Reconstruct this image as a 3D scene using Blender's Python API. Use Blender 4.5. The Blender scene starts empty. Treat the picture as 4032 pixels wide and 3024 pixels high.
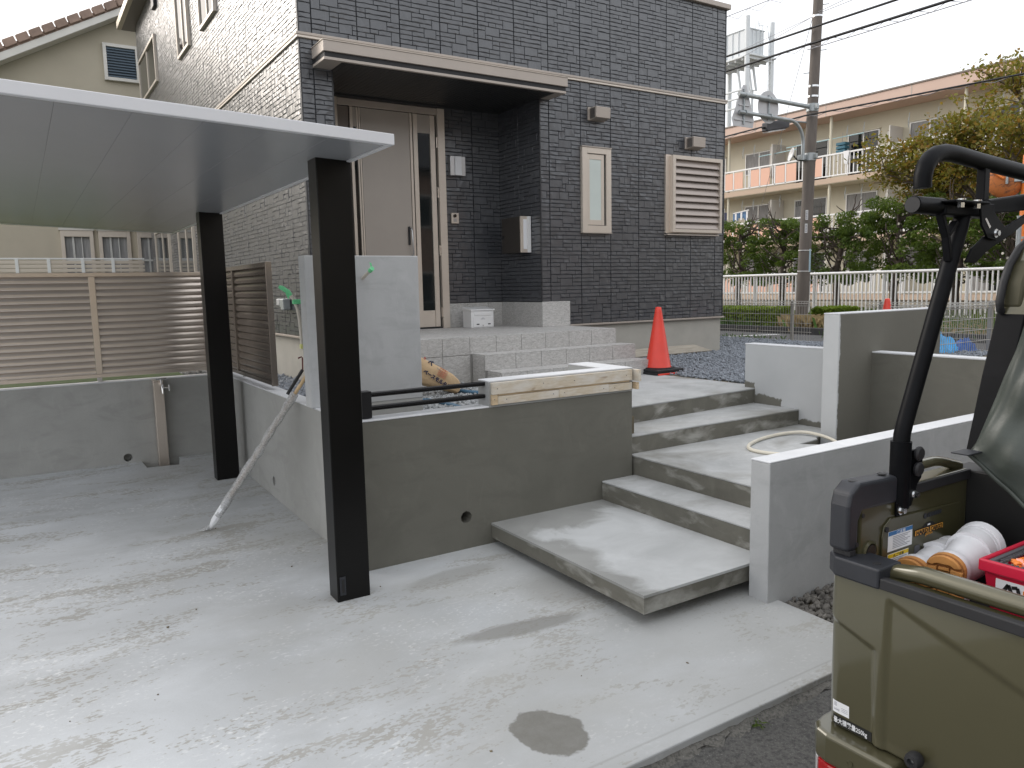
import bpy, bmesh, math, random
import numpy as np
from mathutils import Vector, Matrix
from math import sin, cos, pi, radians, sqrt
SC = bpy.context.scene
COL = SC.collection
random.seed(7)
RNG = np.random.default_rng(11)

# ------------------------------------------------------------------ camera
cd = bpy.data.cameras.new("camera")
cd.sensor_width = 36.0
cd.lens = 26.96
cd.clip_start = 0.05
cd.clip_end = 600.0
cam = bpy.data.objects.new("camera", cd)
COL.objects.link(cam)
_r = Vector((0.8421372, -0.53887659, -0.02041941))
_u = Vector((0.08514116, 0.09547436, 0.99178406))
_b = Vector((-0.53249968, -0.83695679, 0.12628309))
cam.matrix_world = Matrix(((_r.x, _u.x, _b.x, 0), (_r.y, _u.y, _b.y, 0), (_r.z, _u.z, _b.z, 0), (0, 0, 0, 1)))
SC.camera = cam

# ------------------------------------------------------------------ sky and sun (bright overcast)
SUN_EL, SUN_AZ = radians(28), radians(330)          # azimuth clockwise from +Y
w = bpy.data.worlds.new("World")
SC.world = w
w.use_nodes = True
nt = w.node_tree
nt.nodes.clear()
out = nt.nodes.new("ShaderNodeOutputWorld")
bg = nt.nodes.new("ShaderNodeBackground")
sky = nt.nodes.new("ShaderNodeTexSky")
sky.sky_type = 'NISHITA'
sky.sun_disc = False
sky.sun_elevation = SUN_EL
sky.sun_rotation = SUN_AZ
sky.dust_density = 6.0
mixn = nt.nodes.new("ShaderNodeMix")
mixn.data_type = 'RGBA'
mixn.inputs[0].default_value = 0.74
mixn.inputs[7].default_value = (10.2, 10.3, 10.5, 1)   # the even cloud layer
nt.links.new(sky.outputs[0], mixn.inputs[6])
nt.links.new(mixn.outputs[2], bg.inputs[0])
bg.inputs[1].default_value = 0.10
nt.links.new(bg.outputs[0], out.inputs[0])
sl = bpy.data.lights.new("sun", 'SUN')
sl.energy = 0.85
sl.angle = radians(30)
sl.color = (1.0, 0.975, 0.95)
so = bpy.data.objects.new("sun", sl)
COL.objects.link(so)
_d = Vector((sin(SUN_AZ) * cos(SUN_EL), cos(SUN_AZ) * cos(SUN_EL), sin(SUN_EL)))
so.rotation_euler = _d.to_track_quat('Z', 'Y').to_euler()
so.location = (-5, -5, 12)
SC.view_settings.view_transform = 'Standard'
SC.view_settings.look = 'None'
SC.view_settings.exposure = 0.74
SC.view_settings.gamma = 1.0
SC.view_settings.use_curve_mapping = False
SC.render.engine = 'CYCLES'
SC.cycles.max_bounces = 8
SC.cycles.transparent_max_bounces = 12

# ------------------------------------------------------------------ materials
def nnew(t, ty, **kw):
    n = t.nodes.new(ty)
    for k, v in kw.items():
        setattr(n, k, v)
    return n

class NT:
    """small helper round a node tree"""
    def __init__(s, name):
        s.m = bpy.data.materials.new(name)
        s.m.use_nodes = True
        s.t = s.m.node_tree
        s.p = s.t.nodes["Principled BSDF"]
        s.tc = s.t.nodes.new("ShaderNodeTexCoord")
    def link(s, a, b):
        s.t.links.new(a, b)
    def vec(s, scale=(1, 1, 1), loc=(0, 0, 0), rot=(0, 0, 0)):
        n = s.t.nodes.new("ShaderNodeMapping")
        n.inputs['Scale'].default_value = scale
        n.inputs['Location'].default_value = loc
        n.inputs['Rotation'].default_value = rot
        s.link(s.tc.outputs['Object'], n.inputs[0])
        return n.outputs[0]
    def noise(s, scale=5, detail=4, rough=.5, vec=None, dist=0):
        n = s.t.nodes.new("ShaderNodeTexNoise")
        n.inputs['Scale'].default_value = scale
        n.inputs['Detail'].default_value = detail
        n.inputs['Roughness'].default_value = rough
        n.inputs['Distortion'].default_value = dist
        s.link(vec if vec is not None else s.tc.outputs['Object'], n.inputs['Vector'])
        return n.outputs['Fac']
    def ramp(s, fac, a, b, ca=(0, 0, 0, 1), cb=(1, 1, 1, 1)):
        n = s.t.nodes.new("ShaderNodeValToRGB")
        n.color_ramp.elements[0].position = a
        n.color_ramp.elements[1].position = b
        n.color_ramp.elements[0].color = ca
        n.color_ramp.elements[1].color = cb
        s.link(fac, n.inputs[0])
        return n.outputs[0]
    def math(s, op, a, b=None, clamp=False):
        n = s.t.nodes.new("ShaderNodeMath")
        n.operation = op
        n.use_clamp = clamp
        for i, v in enumerate((a, b)):
            if v is None: continue
            if isinstance(v, (int, float)): n.inputs[i].default_value = v
            else: s.link(v, n.inputs[i])
        return n.outputs[0]
    def mix(s, fac, a, b):
        n = s.t.nodes.new("ShaderNodeMix")
        n.data_type = 'RGBA'
        for i, v in ((0, fac), (6, a), (7, b)):
            if isinstance(v, (int, float)): n.inputs[i].default_value = v
            elif isinstance(v, tuple): n.inputs[i].default_value = v if len(v) == 4 else (*v, 1)
            else: s.link(v, n.inputs[i])
        return n.outputs[2]
    def sep(s):
        n = s.t.nodes.new("ShaderNodeSeparateXYZ")
        s.link(s.tc.outputs['Object'], n.inputs[0])
        return n.outputs
    def bump(s, h, strength=.3, dist=.01):
        n = s.t.nodes.new("ShaderNodeBump")
        n.inputs['Strength'].default_value = strength
        n.inputs['Distance'].default_value = dist
        s.link(h, n.inputs['Height'])
        s.link(n.outputs[0], s.p.inputs['Normal'])
    def col(s, c):
        if isinstance(c, tuple): s.p.inputs['Base Color'].default_value = (*c[:3], 1)
        else: s.link(c, s.p.inputs['Base Color'])

def mat(name, col, rough=.5, metal=0., spec=.5, var=0., vs=3., bump=0., bs=60., bd=.004, coat=0., stretch=(1, 1, 1), rvar=0.):
    n = NT(name)
    n.p.inputs['Roughness'].default_value = rough
    n.p.inputs['Metallic'].default_value = metal
    n.p.inputs['Specular IOR Level'].default_value = spec
    if coat:
        n.p.inputs['Coat Weight'].default_value = coat
        n.p.inputs['Coat Roughness'].default_value = .06
    if var:
        f = n.noise(vs, 5, .6, n.vec(stretch))
        lo = tuple(max(0, c * (1 - var)) for c in col)
        hi = tuple(min(1, c * (1 + var)) for c in col)
        n.col(n.mix(n.ramp(f, .3, .7), lo, hi))
    else:
        n.col(tuple(col))
    if rvar:
        f2 = n.noise(vs * 2.3, 4, .6)
        n.link(n.math('ADD', n.math('MULTIPLY', f2, rvar), rough - rvar / 2), n.p.inputs['Roughness'])
    if bump:
        n.bump(n.noise(bs, 4, .6), bump, bd)
    return n.m

M = {}
M['silver'] = mat('silver_aluminium', (.55, .55, .55), .32, .85, var=.05)
M['chrome'] = mat('chrome', (.8, .8, .8), .08, 1.)
M['zinc'] = mat('zinc_bolt', (.7, .71, .72), .25, 1.)
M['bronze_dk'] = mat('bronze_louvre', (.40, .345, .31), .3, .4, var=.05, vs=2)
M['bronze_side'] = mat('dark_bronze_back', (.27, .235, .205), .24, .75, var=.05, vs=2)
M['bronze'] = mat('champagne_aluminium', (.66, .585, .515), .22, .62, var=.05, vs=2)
M['bronze_lt'] = mat('champagne_frame', (.60, .535, .465), .34, .35, var=.04)
M['taupe'] = mat('taupe_door_skin', (.38, .345, .31), .38, .25, var=.05, vs=1.5)
M['taupe_dk'] = mat('brown_door_skin', (.18, .155, .138), .4, .2)
M['fascia'] = mat('greige_fascia', (.42, .37, .325), .42, .25, var=.04)
M['white_metal'] = mat('white_painted_metal', (.74, .74, .74), .35, 0, var=.03)
M['roof_under'] = mat('grey_roof_underside', (.37, .385, .405), .26, .2, var=.04, vs=.6)
M['roof_edge'] = mat('silver_roof_edge', (.72, .73, .76), .35, .15, var=.03, vs=2)
M['post_black'] = mat('black_anodised_post', (.0055, .0052, .005), .32, .0, .24, var=.2, vs=2, rvar=.1)
M['rail_black'] = mat('black_rail', (.010, .010, .012), .4, .0)
M['siding'] = None
M['siding_trim'] = mat('dark_trim', (.032, .033, .036), .4)
M['foundation'] = mat('greige_render', (.40, .385, .345), .85, var=.06, vs=5, bump=.25, bs=180, bd=.003)
M['dark_soffit'] = mat('dark_soffit', (.022, .023, .024), .45)
M['glass_dark'] = mat('dark_glass', (.012, .015, .016), .04, 0, .6)
M['glass_frost'] = mat('frosted_glass', (.58, .64, .61), .18, 0, .6, var=.05, vs=2)
M['rubber'] = mat('black_rubber', (.016, .016, .018), .6, var=.25, vs=8)
M['plastic_dk'] = mat('dark_grey_plastic', (.022, .024, .030), .5, var=.15, vs=10, bump=.15, bs=300, bd=.001)
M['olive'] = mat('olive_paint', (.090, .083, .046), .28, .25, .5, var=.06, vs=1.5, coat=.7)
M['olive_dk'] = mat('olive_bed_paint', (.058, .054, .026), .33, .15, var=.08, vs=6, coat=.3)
M['olive_matte'] = mat('shaded_olive_panel', (.060, .055, .030), .5, 0, .3, var=.06, vs=4)  # darker copy of the truck olive, shade put into the colour
M['blackpaint'] = mat('black_powder_coat', (.0045, .0048, .006), .45, 0, .10, var=.2, vs=20, bump=.12, bs=400, bd=.001)
M['cone_red'] = mat('red_cone_plastic', (.74, .055, .034), .38, 0, .5, var=.08, vs=5)
M['redplastic'] = mat('crimson_plastic', (.52, .014, .045), .38, var=.06, vs=8)
M['lampred'] = mat('red_lens', (.35, .01, .012), .12, coat=.5)
M['lampclear'] = mat('clear_lens', (.55, .55, .55), .1, coat=.5)
M['bootwhite'] = mat('white_boot_rubber', (.78, .78, .80), .42, var=.06, vs=14)
M['bootsole_dk'] = mat('gum_sole_groove', (.30, .12, .03), .7)  # browner than the lugs: the groove shade is put into the colour
M['bootsole'] = mat('gum_sole', (.58, .265, .075), .55, var=.12, vs=30, bump=.2, bs=150, bd=.002)
M['orange'] = mat('orange_paint', (.80, .22, .035), .45, var=.08, vs=2)
M['orange_worn'] = None
M['pink'] = mat('pink_plastic', (.80, .33, .25), .4, var=.1, vs=20)
M['tarp'] = mat('grey_green_tarp', (.050, .060, .052), .42, var=.15, vs=6, bump=.2, bs=40, bd=.004)
M['tarpblue'] = mat('blue_tarp', (.055, .36, .72), .45, var=.25, vs=5, bump=.5, bs=14, bd=.02)
M['tarpnavy'] = mat('deep_blue_tarp', (.04, .13, .42), .45, var=.3, vs=5, bump=.4, bs=14, bd=.02)
M['paper'] = mat('kraft_paper', (.52, .37, .215), .75, var=.08, vs=9, bump=.55, bs=16, bd=.012)
M['ink_navy'] = mat('navy_ink', (.015, .02, .06), .7)
M['ink_red'] = mat('red_ink', (.55, .08, .06), .7)
M['ink_pale'] = mat('faded_red_ink', (.58, .24, .15), .7)
M['ink_black'] = mat('black_ink', (.012, .012, .012), .5)
M['ink_grey'] = mat('grey_ink', (.25, .26, .3), .6)
M['sticker'] = mat('white_sticker', (.76, .77, .79), .4)
M['sticker_blue'] = mat('blue_sticker', (.02, .14, .36), .4)
M['sticker_yel'] = mat('yellow_sticker', (.72, .50, .02), .4)
M['sticker_org'] = mat('orange_badge', (.58, .27, .035), .4)
M['wood_form'] = None
M['tape'] = mat('green_masking_tape', (.16, .62, .29), .6, var=.08, vs=30)
M['conduit'] = mat('beige_conduit', (.56, .52, .45), .45)
M['hose'] = mat('cream_hose', (.66, .62, .52), .42, var=.05, vs=10)
M['hose_blue'] = mat('blue_hose', (.05, .13, .21), .4)
M['hose_pale'] = mat('pale_blue_hose', (.42, .62, .66), .35)
M['cream'] = mat('cream_render', (.60, .565, .455), .85, var=.05, vs=.7)
M['beige_wall'] = mat('beige_stucco', (.47, .425, .34), .9, var=.06, vs=1.2, bump=.2, bs=50, bd=.004)
M['salmon'] = mat('salmon_render', (.58, .43, .36), .85, var=.04, vs=.6)
M['salmon_lt'] = mat('salmon_panel', (.72, .43, .32), .6, var=.03, vs=.5)
M['tan_slab'] = mat('tan_slab_edge', (.50, .385, .295), .85, var=.05, vs=.6)
M['rooftile'] = mat('brown_roof_tile', (.30, .21, .165), .7, var=.25, vs=3)
M['barge'] = mat('white_bargeboard', (.66, .64, .60), .6, var=.06, vs=2)
M['slate_blade'] = mat('blue_grey_louvre', (.12, .155, .19), .35, .2)
M['curtain'] = mat('grey_curtain', (.27, .27, .27), .9, var=.25, vs=4, stretch=(8, 8, .6))
M['pole'] = mat('weathered_pole', (.155, .135, .12), .85, var=.25, vs=2.2, stretch=(2, 2, .4), bump=.2, bs=30, bd=.01)
M['galv'] = mat('galvanised_pipe', (.40, .43, .44), .45, .5, var=.18, vs=6)
M['signback'] = mat('grey_sign_back', (.52, .52, .53), .5, .2, var=.06, vs=3)
M['lampgrey'] = mat('dark_grey_housing', (.085, .085, .095), .5)
M['cable'] = mat('black_cable', (.012, .012, .015), .5)
M['cable_grey'] = mat('grey_wire', (.33, .33, .36), .5)
M['tank'] = mat('white_tank', (.62, .65, .67), .5, var=.03)
M['bark'] = mat('grey_brown_bark', (.09, .07, .058), .9, var=.35, vs=9, bump=.5, bs=30, bd=.02)
M['bark_lt'] = mat('pale_grey_bark', (.16, .13, .105), .9, var=.3, vs=6, bump=.4, bs=30, bd=.02)
M['cut'] = mat('pale_cut_wood', (.72, .68, .60), .8)
M['meshwire'] = mat('brown_grey_wire', (.36, .345, .315), .45, .3)
M['soil'] = mat('dry_soil', (.17, .145, .10), .95, var=.35, vs=3, bump=.5, bs=30, bd=.02)
M['turf'] = mat('green_turf', (.065, .105, .03), .9, var=.3, vs=14, bump=.6, bs=120, bd=.02)
M['grassdry'] = mat('dry_grass', (.35, .27, .14), .9, var=.3, vs=9)
M['kerb'] = mat('dark_kerb', (.055, .055, .057), .85, var=.3, vs=6)
M['line'] = mat('white_road_paint', (.72, .72, .72), .7, var=.06, vs=8)
M['partition'] = mat('grey_partition', (.58, .56, .52), .7)
M['alu_sash'] = mat('aluminium_sash', (.62, .62, .60), .4, .3)
M['cratebl'] = mat('teal_crate', (.045, .15, .21), .6)
M['laundry'] = mat('laundry_blue', (.09, .17, .30), .9, var=.6, vs=5)
M['linen'] = mat('white_linen', (.75, .75, .76), .9)
M['stone'] = mat('blue_grey_gravel', (.24, .26, .29), .9, var=.45, vs=22)
M['stone_lt'] = mat('pale_gravel', (.30, .31, .315), .9, var=.45, vs=22)
M['stone_brown'] = mat('brown_rubble', (.17, .158, .142), .9, var=.45, vs=14)
M['wrap'] = None
M['wood_handle'] = mat('pale_wood_handle', (.60, .43, .24), .6, var=.12, vs=8, stretch=(6, 6, 1))

def m_siding():
    n = NT('dark_embossed_siding')
    v = n.noise(7, 4, .6)
    n.col(n.mix(n.ramp(v, .3, .7), (.045, .048, .055), (.062, .0655, .074)))
    n.p.inputs['Roughness'].default_value = .34
    n.p.inputs['IOR'].default_value = 1.6
    n.p.inputs['Coat Weight'].default_value = .65
    n.p.inputs['Coat IOR'].default_value = 1.6
    n.p.inputs['Coat Roughness'].default_value = .22
    h = n.math('ADD', n.noise(60, 5, .65), n.math('MULTIPLY', n.noise(30, 3, .6, n.vec((3.2, 3.2, .5))), 1.2))
    n.bump(h, .35, .003)
    return n.m
M['siding'] = m_siding()

def m_concrete(name, lo, hi, mott=1.1, damp=None, dth=(.55, .62), dscale=2., rough=.85, streak=.0, dstretch=(1, 1, 1), grain=140, bumpv=.25):
    n = NT(name)
    a = n.noise(mott, 7, .62, dist=.6)
    c = n.mix(n.ramp(a, .28, .72), lo, hi)
    tw = n.noise(2.3, 6, .65, n.vec((1, 1, 2.6), (2, 5, 1), (.35, .3, .4)), 1.2)
    c = n.mix(n.math('MULTIPLY', n.ramp(tw, .50, .66), .42), c, tuple(x * .82 for x in lo))
    tw2 = n.noise(5.5, 5, .6, n.vec((1.6, 1.6, .7), (8, 3, 6), (.2, .5, 0)), .8)
    c = n.mix(n.math('MULTIPLY', n.ramp(tw2, .56, .72), .35), c, tuple(min(1, x * 1.12) for x in hi))
    fine = n.noise(grain, 3, .7)
    c = n.mix(n.math('MULTIPLY', n.ramp(fine, .35, .7), .16), c, tuple(x * .78 for x in lo))
    r = rough
    if damp:
        d = n.noise(dscale, 6, .55, n.vec(dstretch, (3.1, 1.7, .4)), .4)
        f = n.ramp(d, *dth)
        c = n.mix(f, c, damp)
        n.link(n.math('SUBTRACT', rough, n.math('MULTIPLY', f, .22)), n.p.inputs['Roughness'])
    else:
        n.p.inputs['Roughness'].default_value = rough
    n.col(c)
    n.p.inputs['Specular IOR Level'].default_value = .35
    n.bump(n.math('ADD', n.math('MULTIPLY', n.noise(grain * .8, 4, .7), .6), n.noise(9, 5, .6)), bumpv, .004)
    return n.m
M['wall_grey'] = m_concrete('dry_grey_mortar', (.335, .34, .335), (.43, .435, .43), 1.2)
M['wall_mid'] = m_concrete('mid_grey_mortar', (.33, .33, .315), (.42, .42, .405), .9, (.285, .285, .27), (.5, .75), 1.1, dstretch=(1, 1, .5))
M['wall_lt'] = m_concrete('pale_grey_mortar', (.40, .408, .412), (.505, .512, .516), 1.3, (.365, .37, .37), (.50, .75), 1.2)
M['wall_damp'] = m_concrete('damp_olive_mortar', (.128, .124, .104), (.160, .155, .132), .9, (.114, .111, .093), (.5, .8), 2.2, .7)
M['cap_white'] = m_concrete('pale_mortar_top', (.62, .63, .65), (.70, .71, .72), 2.)
M['tread'] = m_concrete('dry_step_top', (.35, .355, .35), (.52, .528, .528), 1.9, (.235, .23, .208), (.50, .70), 1.5, dstretch=(1, 1.3, 1))
M['slabtop'] = M['tread']
def m_slabtop():
    n = NT('half_dried_slab_top')
    o = n.sep()
    w1 = n.math('MULTIPLY', n.math('SUBTRACT', n.noise(2.6, 6, .6, None, .5), .5), .75)
    # local origin (3.6, 3.4): damp along the wall side and along the outer left edge
    a = n.math('SUBTRACT', n.math('SUBTRACT', o[1], .16), n.math('MULTIPLY', n.math('ADD', o[0], 1.2), .30))
    b = n.math('SUBTRACT', -1.03, o[0])
    e = n.math('ADD', n.math('MAXIMUM', a, n.math('MULTIPLY', b, 1.3)), w1)
    f = n.ramp(e, -.08, .12)
    m_ = n.ramp(n.noise(2.2, 7, .62, dist=.6), .3, .7)
    c = n.mix(m_, (.41, .418, .415), (.57, .58, .58))
    c = n.mix(n.math('MULTIPLY', f, .9), c, n.mix(m_, (.235, .235, .222), (.31, .31, .295)))
    n.col(c)
    n.p.inputs['Roughness'].default_value = .75
    n.bump(n.math('ADD', n.math('MULTIPLY', n.noise(110, 4, .7), .6), n.noise(9, 5, .6)), .22, .004)
    return n.m
M['slabtop'] = m_slabtop()
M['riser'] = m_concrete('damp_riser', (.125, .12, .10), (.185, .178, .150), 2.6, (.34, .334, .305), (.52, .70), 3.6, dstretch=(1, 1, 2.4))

def m_floor():
    n = NT('driveway_concrete')
    o = n.sep()
    big = n.noise(.55, 6, .6, n.vec((1, 1.5, 1)), .5)
    c = n.mix(n.ramp(big, .33, .68), (.395, .408, .415), (.575, .60, .625))
    # floated streaks
    st = n.noise(1.5, 6, .62, n.vec((.9, 2.6, 1), rot=(0, 0, radians(-14))), .7)
    sp = n.noise(17, 3, .6, n.vec((1, 2.1, 1), rot=(0, 0, radians(-8))))
    sp2 = n.noise(42, 2, .5, n.vec((1, 1.9, 1), rot=(0, 0, radians(-8))))
    f1 = n.ramp(n.math('ADD', n.math('ADD', n.math('MULTIPLY', st, 1.1), n.math('MULTIPLY', n.math('SUBTRACT', sp, .5), .45)), n.math('MULTIPLY', n.math('SUBTRACT', sp2, .5), .55)), .638, .672)
    c = n.mix(n.math('MULTIPLY', f1, .80), c, (.32, .31, .28))
    hz = n.noise(1.7, 5, .6, n.vec((1, 1.7, 1), (3, 8, 0)), .4)
    c = n.mix(n.math('MULTIPLY', n.ramp(hz, .48, .80), .55), c, (.64, .665, .69))
    # pale flecks left on top of those patches
    v2 = n.noise(2.1, 4, .6, n.vec((1, 1.6, 1), (5, 2, 0)))
    fl = n.noise(38, 2, .5, n.vec((1, 1.7, 1)))
    f2 = n.math('MULTIPLY', n.ramp(fl, .57, .66), n.ramp(v2, .47, .62))
    c = n.mix(n.math('MULTIPLY', f2, .60), c, (.74, .75, .75))
    # shallow grey-brown wash over the front right part
    ww = n.noise(1.1, 5, .6, n.vec((1, 1.3, 1), (9, 4, 0)), .3)
    wx = n.ramp(n.math('ADD', n.math('MULTIPLY', o[0], .22), ww), .62, .98)
    c = n.mix(n.math('MULTIPLY', wx, .55), c, (.37, .365, .34))
    # damp spots with an outline of their own
    def spot(x, y, rx, ry, soft, rot=0., wob=.5, ns=6.):
        dx = n.math('SUBTRACT', o[0], x)
        dy = n.math('SUBTRACT', o[1], y)
        ca, sa = cos(rot), sin(rot)
        ex = n.math('DIVIDE', n.math('ADD', n.math('MULTIPLY', dx, ca), n.math('MULTIPLY', dy, sa)), rx)
        ey = n.math('DIVIDE', n.math('SUBTRACT', n.math('MULTIPLY', dy, ca), n.math('MULTIPLY', dx, sa)), ry)
        d = n.math('SQRT', n.math('ADD', n.math('MULTIPLY', ex, ex), n.math('MULTIPLY', ey, ey)))
        d = n.math('ADD', d, n.math('MULTIPLY', n.math('SUBTRACT', n.noise(ns, 4, .55), .5), wob))
        return n.math('SUBTRACT', 1.0, n.ramp(d, 1 - soft, 1 + soft))
    s1 = spot(1.535, 2.205, .135, .165, .08, 0., .95, 8.)
    s2 = spot(1.93, 2.965, .42, .075, .35, -.12, .7, 4.)
    s3 = spot(2.35, 3.25, .30, .28, .5, .5, .7, 3.)  # by the slab edge: damp, with the slab's shadow put into the colour
    s4 = spot(1.95, 3.72, .34, .10, .3, .1, .6, 5.)
    c = n.mix(n.math('MULTIPLY', s1, n.math('ADD', .72, n.math('MULTIPLY', n.noise(16, 5, .65), .4), True)), c, (.165, .16, .142))
    c = n.mix(n.math('MULTIPLY', s2, .75), c, (.215, .21, .192))
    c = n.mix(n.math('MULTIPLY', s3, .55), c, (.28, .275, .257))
    c = n.mix(n.math('MULTIPLY', s4, .55), c, (.29, .285, .265))
    # trowelled margin along the road edge
    e = n.ramp(n.math('ABSOLUTE', n.math('SUBTRACT', o[1], 1.952)), .002, .007, (1, 1, 1, 1), (0, 0, 0, 1))
    c = n.mix(n.math('MULTIPLY', e, .4), c, (.25, .245, .23))
    fine = n.noise(160, 3, .7)
    c = n.mix(n.math('MULTIPLY', n.ramp(fine, .35, .7), .14), c, (.30, .295, .28))
    n.col(c)
    n.p.inputs['Roughness'].default_value = .72
    n.p.inputs['Specular IOR Level'].default_value = .4
    n.bump(n.math('ADD', n.math('MULTIPLY', n.noise(120, 4, .7), .5), n.noise(14, 5, .6)), .2, .004)
    return n.m
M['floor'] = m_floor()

def m_asphalt(name, lo, hi):
    n = NT(name)
    c = n.mix(n.ramp(n.noise(1.3, 6, .65), .3, .7), lo, hi)
    g = n.noise(170, 2, .7)
    c = n.mix(n.ramp(g, .60, .72), c, (.26, .255, .24))
    c = n.mix(n.math('MULTIPLY', n.ramp(n.noise(60, 3, .7), .35, .55, (1, 1, 1, 1), (0, 0, 0, 1)), .6), c, (.018, .018, .018))
    n.col(c)
    n.p.inputs['Roughness'].default_value = .9
    n.bump(n.math('ADD', n.noise(110, 4, .75), n.noise(25, 4, .6)), .7, .01)
    return n.m
M['asphalt'] = m_asphalt('worn_asphalt', (.085, .083, .078), (.135, .131, .123))
M['joint'] = m_asphalt('crumbled_joint_mortar', (.13, .125, .112), (.20, .19, .17))
M['asphalt_far'] = m_asphalt('street_asphalt', (.085, .085, .085), (.12, .12, .12))

def m_tile():
    n = NT('grey_stone_tile')
    oi = n.t.nodes.new("ShaderNodeObjectInfo")
    mp = n.t.nodes.new("ShaderNodeMapping")
    n.link(n.tc.outputs['Object'], mp.inputs[0])
    cx = n.t.nodes.new("ShaderNodeCombineXYZ")
    for i, k in enumerate((7., 13., 5.)):
        n.link(n.math('MULTIPLY', oi.outputs['Random'], k), cx.inputs[i])
    n.link(cx.outputs[0], mp.inputs['Location'])
    mp.inputs['Scale'].default_value = (1, 1, 2.6)
    a = n.noise(26, 6, .65, mp.outputs[0], 1.2)
    n.col(n.mix(n.ramp(a, .35, .66), (.33, .32, .305), (.56, .55, .535)))
    n.p.inputs['Roughness'].default_value = .6
    n.bump(a, .2, .003)
    return n.m
M['tile'] = m_tile()
M['grout'] = mat('grey_grout', (.30, .295, .28), .9, var=.05)

def m_formwood():
    n = NT('cement_stained_board')
    oi = n.t.nodes.new("ShaderNodeObjectInfo")
    g = n.noise(7, 6, .7, n.vec((1.2, 9, 9)), 1.)
    c = n.mix(n.ramp(g, .32, .68), (.46, .375, .265), (.62, .55, .44))
    w_ = n.noise(6, 6, .65, n.vec((1, 1, 2.5), (2, 2, 2)))
    c = n.mix(n.math('MULTIPLY', n.ramp(w_, .40, .62), .75), c, (.63, .60, .55))
    k = n.noise(5, 2, .5, n.vec((1, 1, 1.6), (7, 1, 3)))
    c = n.mix(n.ramp(k, .70, .76), c, (.26, .17, .10))
    n.col(c)
    n.p.inputs['Roughness'].default_value = .85
    n.bump(g, .3, .003)
    return n.m
M['wood_form'] = m_formwood()
M['wood_grey'] = mat('weathered_plank', (.36, .325, .27), .85, var=.22, vs=5, stretch=(.8, 8, 8), bump=.3, bs=40, bd=.003)
M['wood_raw'] = mat('raw_pine', (.55, .42, .27), .8, var=.22, vs=6, stretch=(1, 8, 8))

def m_wrap():
    n = NT('crinkled_clear_wrap')
    n.p.inputs['Base Color'].default_value = (.85, .86, .87, 1)
    n.p.inputs['Roughness'].default_value = .22
    n.p.inputs['Alpha'].default_value = .45
    n.bump(n.noise(45, 5, .7, dist=1.5), 1., .03)
    n.link(n.ramp(n.noise(60, 4, .7, dist=2.), .35, .65, (.40, .40, .40, 1), (.92, .92, .92, 1)), n.p.inputs['Alpha'])
    return n.m
M['wrap'] = m_wrap()

def m_worn_orange():
    n = NT('worn_orange_disc')
    a = n.noise(9, 6, .7, dist=.8)
    n.col(n.mix(n.ramp(a, .50, .64), (.52, .17, .045), (.16, .075, .045)))
    n.p.inputs['Roughness'].default_value = .75
    return n.m
M['orange_worn'] = m_worn_orange()

def m_leaf(name, lo, hi, alt=None):
    n = NT(name)
    f = n.noise(2.2, 5, .65)
    c = n.mix(n.ramp(f, .3, .7), lo, hi)
    if alt:
        c = n.mix(n.ramp(n.noise(5.5, 4, .6, n.vec((1, 1, 1), (4, 2, 1))), .50, .62), c, alt)
    g = n.noise(40, 2, .5)
    c = n.mix(n.math('MULTIPLY', n.ramp(g, .35, .65), .35), c, tuple(x * .55 for x in lo))
    n.col(c)
    n.p.inputs['Roughness'].default_value = .65
    tr = n.t.nodes.new("ShaderNodeBsdfTranslucent")
    n.link(c, tr.inputs[0]) if not isinstance(c, tuple) else None
    mx = n.t.nodes.new("ShaderNodeMixShader")
    mx.inputs[0].default_value = .42
    n.link(n.p.outputs[0], mx.inputs[1])
    n.link(tr.outputs[0], mx.inputs[2])
    n.link(mx.outputs[0], n.t.nodes["Material Output"].inputs[0])
    return n.m
M['leaf_con'] = m_leaf('conifer_green', (.055, .105, .014), (.17, .245, .030))
M['leaf_maple'] = m_leaf('autumn_leaf', (.135, .145, .020), (.27, .245, .035), (.37, .20, .035))
M['leaf_hedge'] = m_leaf('hedge_green', (.13, .22, .018), (.30, .39, .04))
M['leaf_weed'] = m_leaf('weed_green', (.07, .15, .03), (.12, .22, .05))

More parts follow.
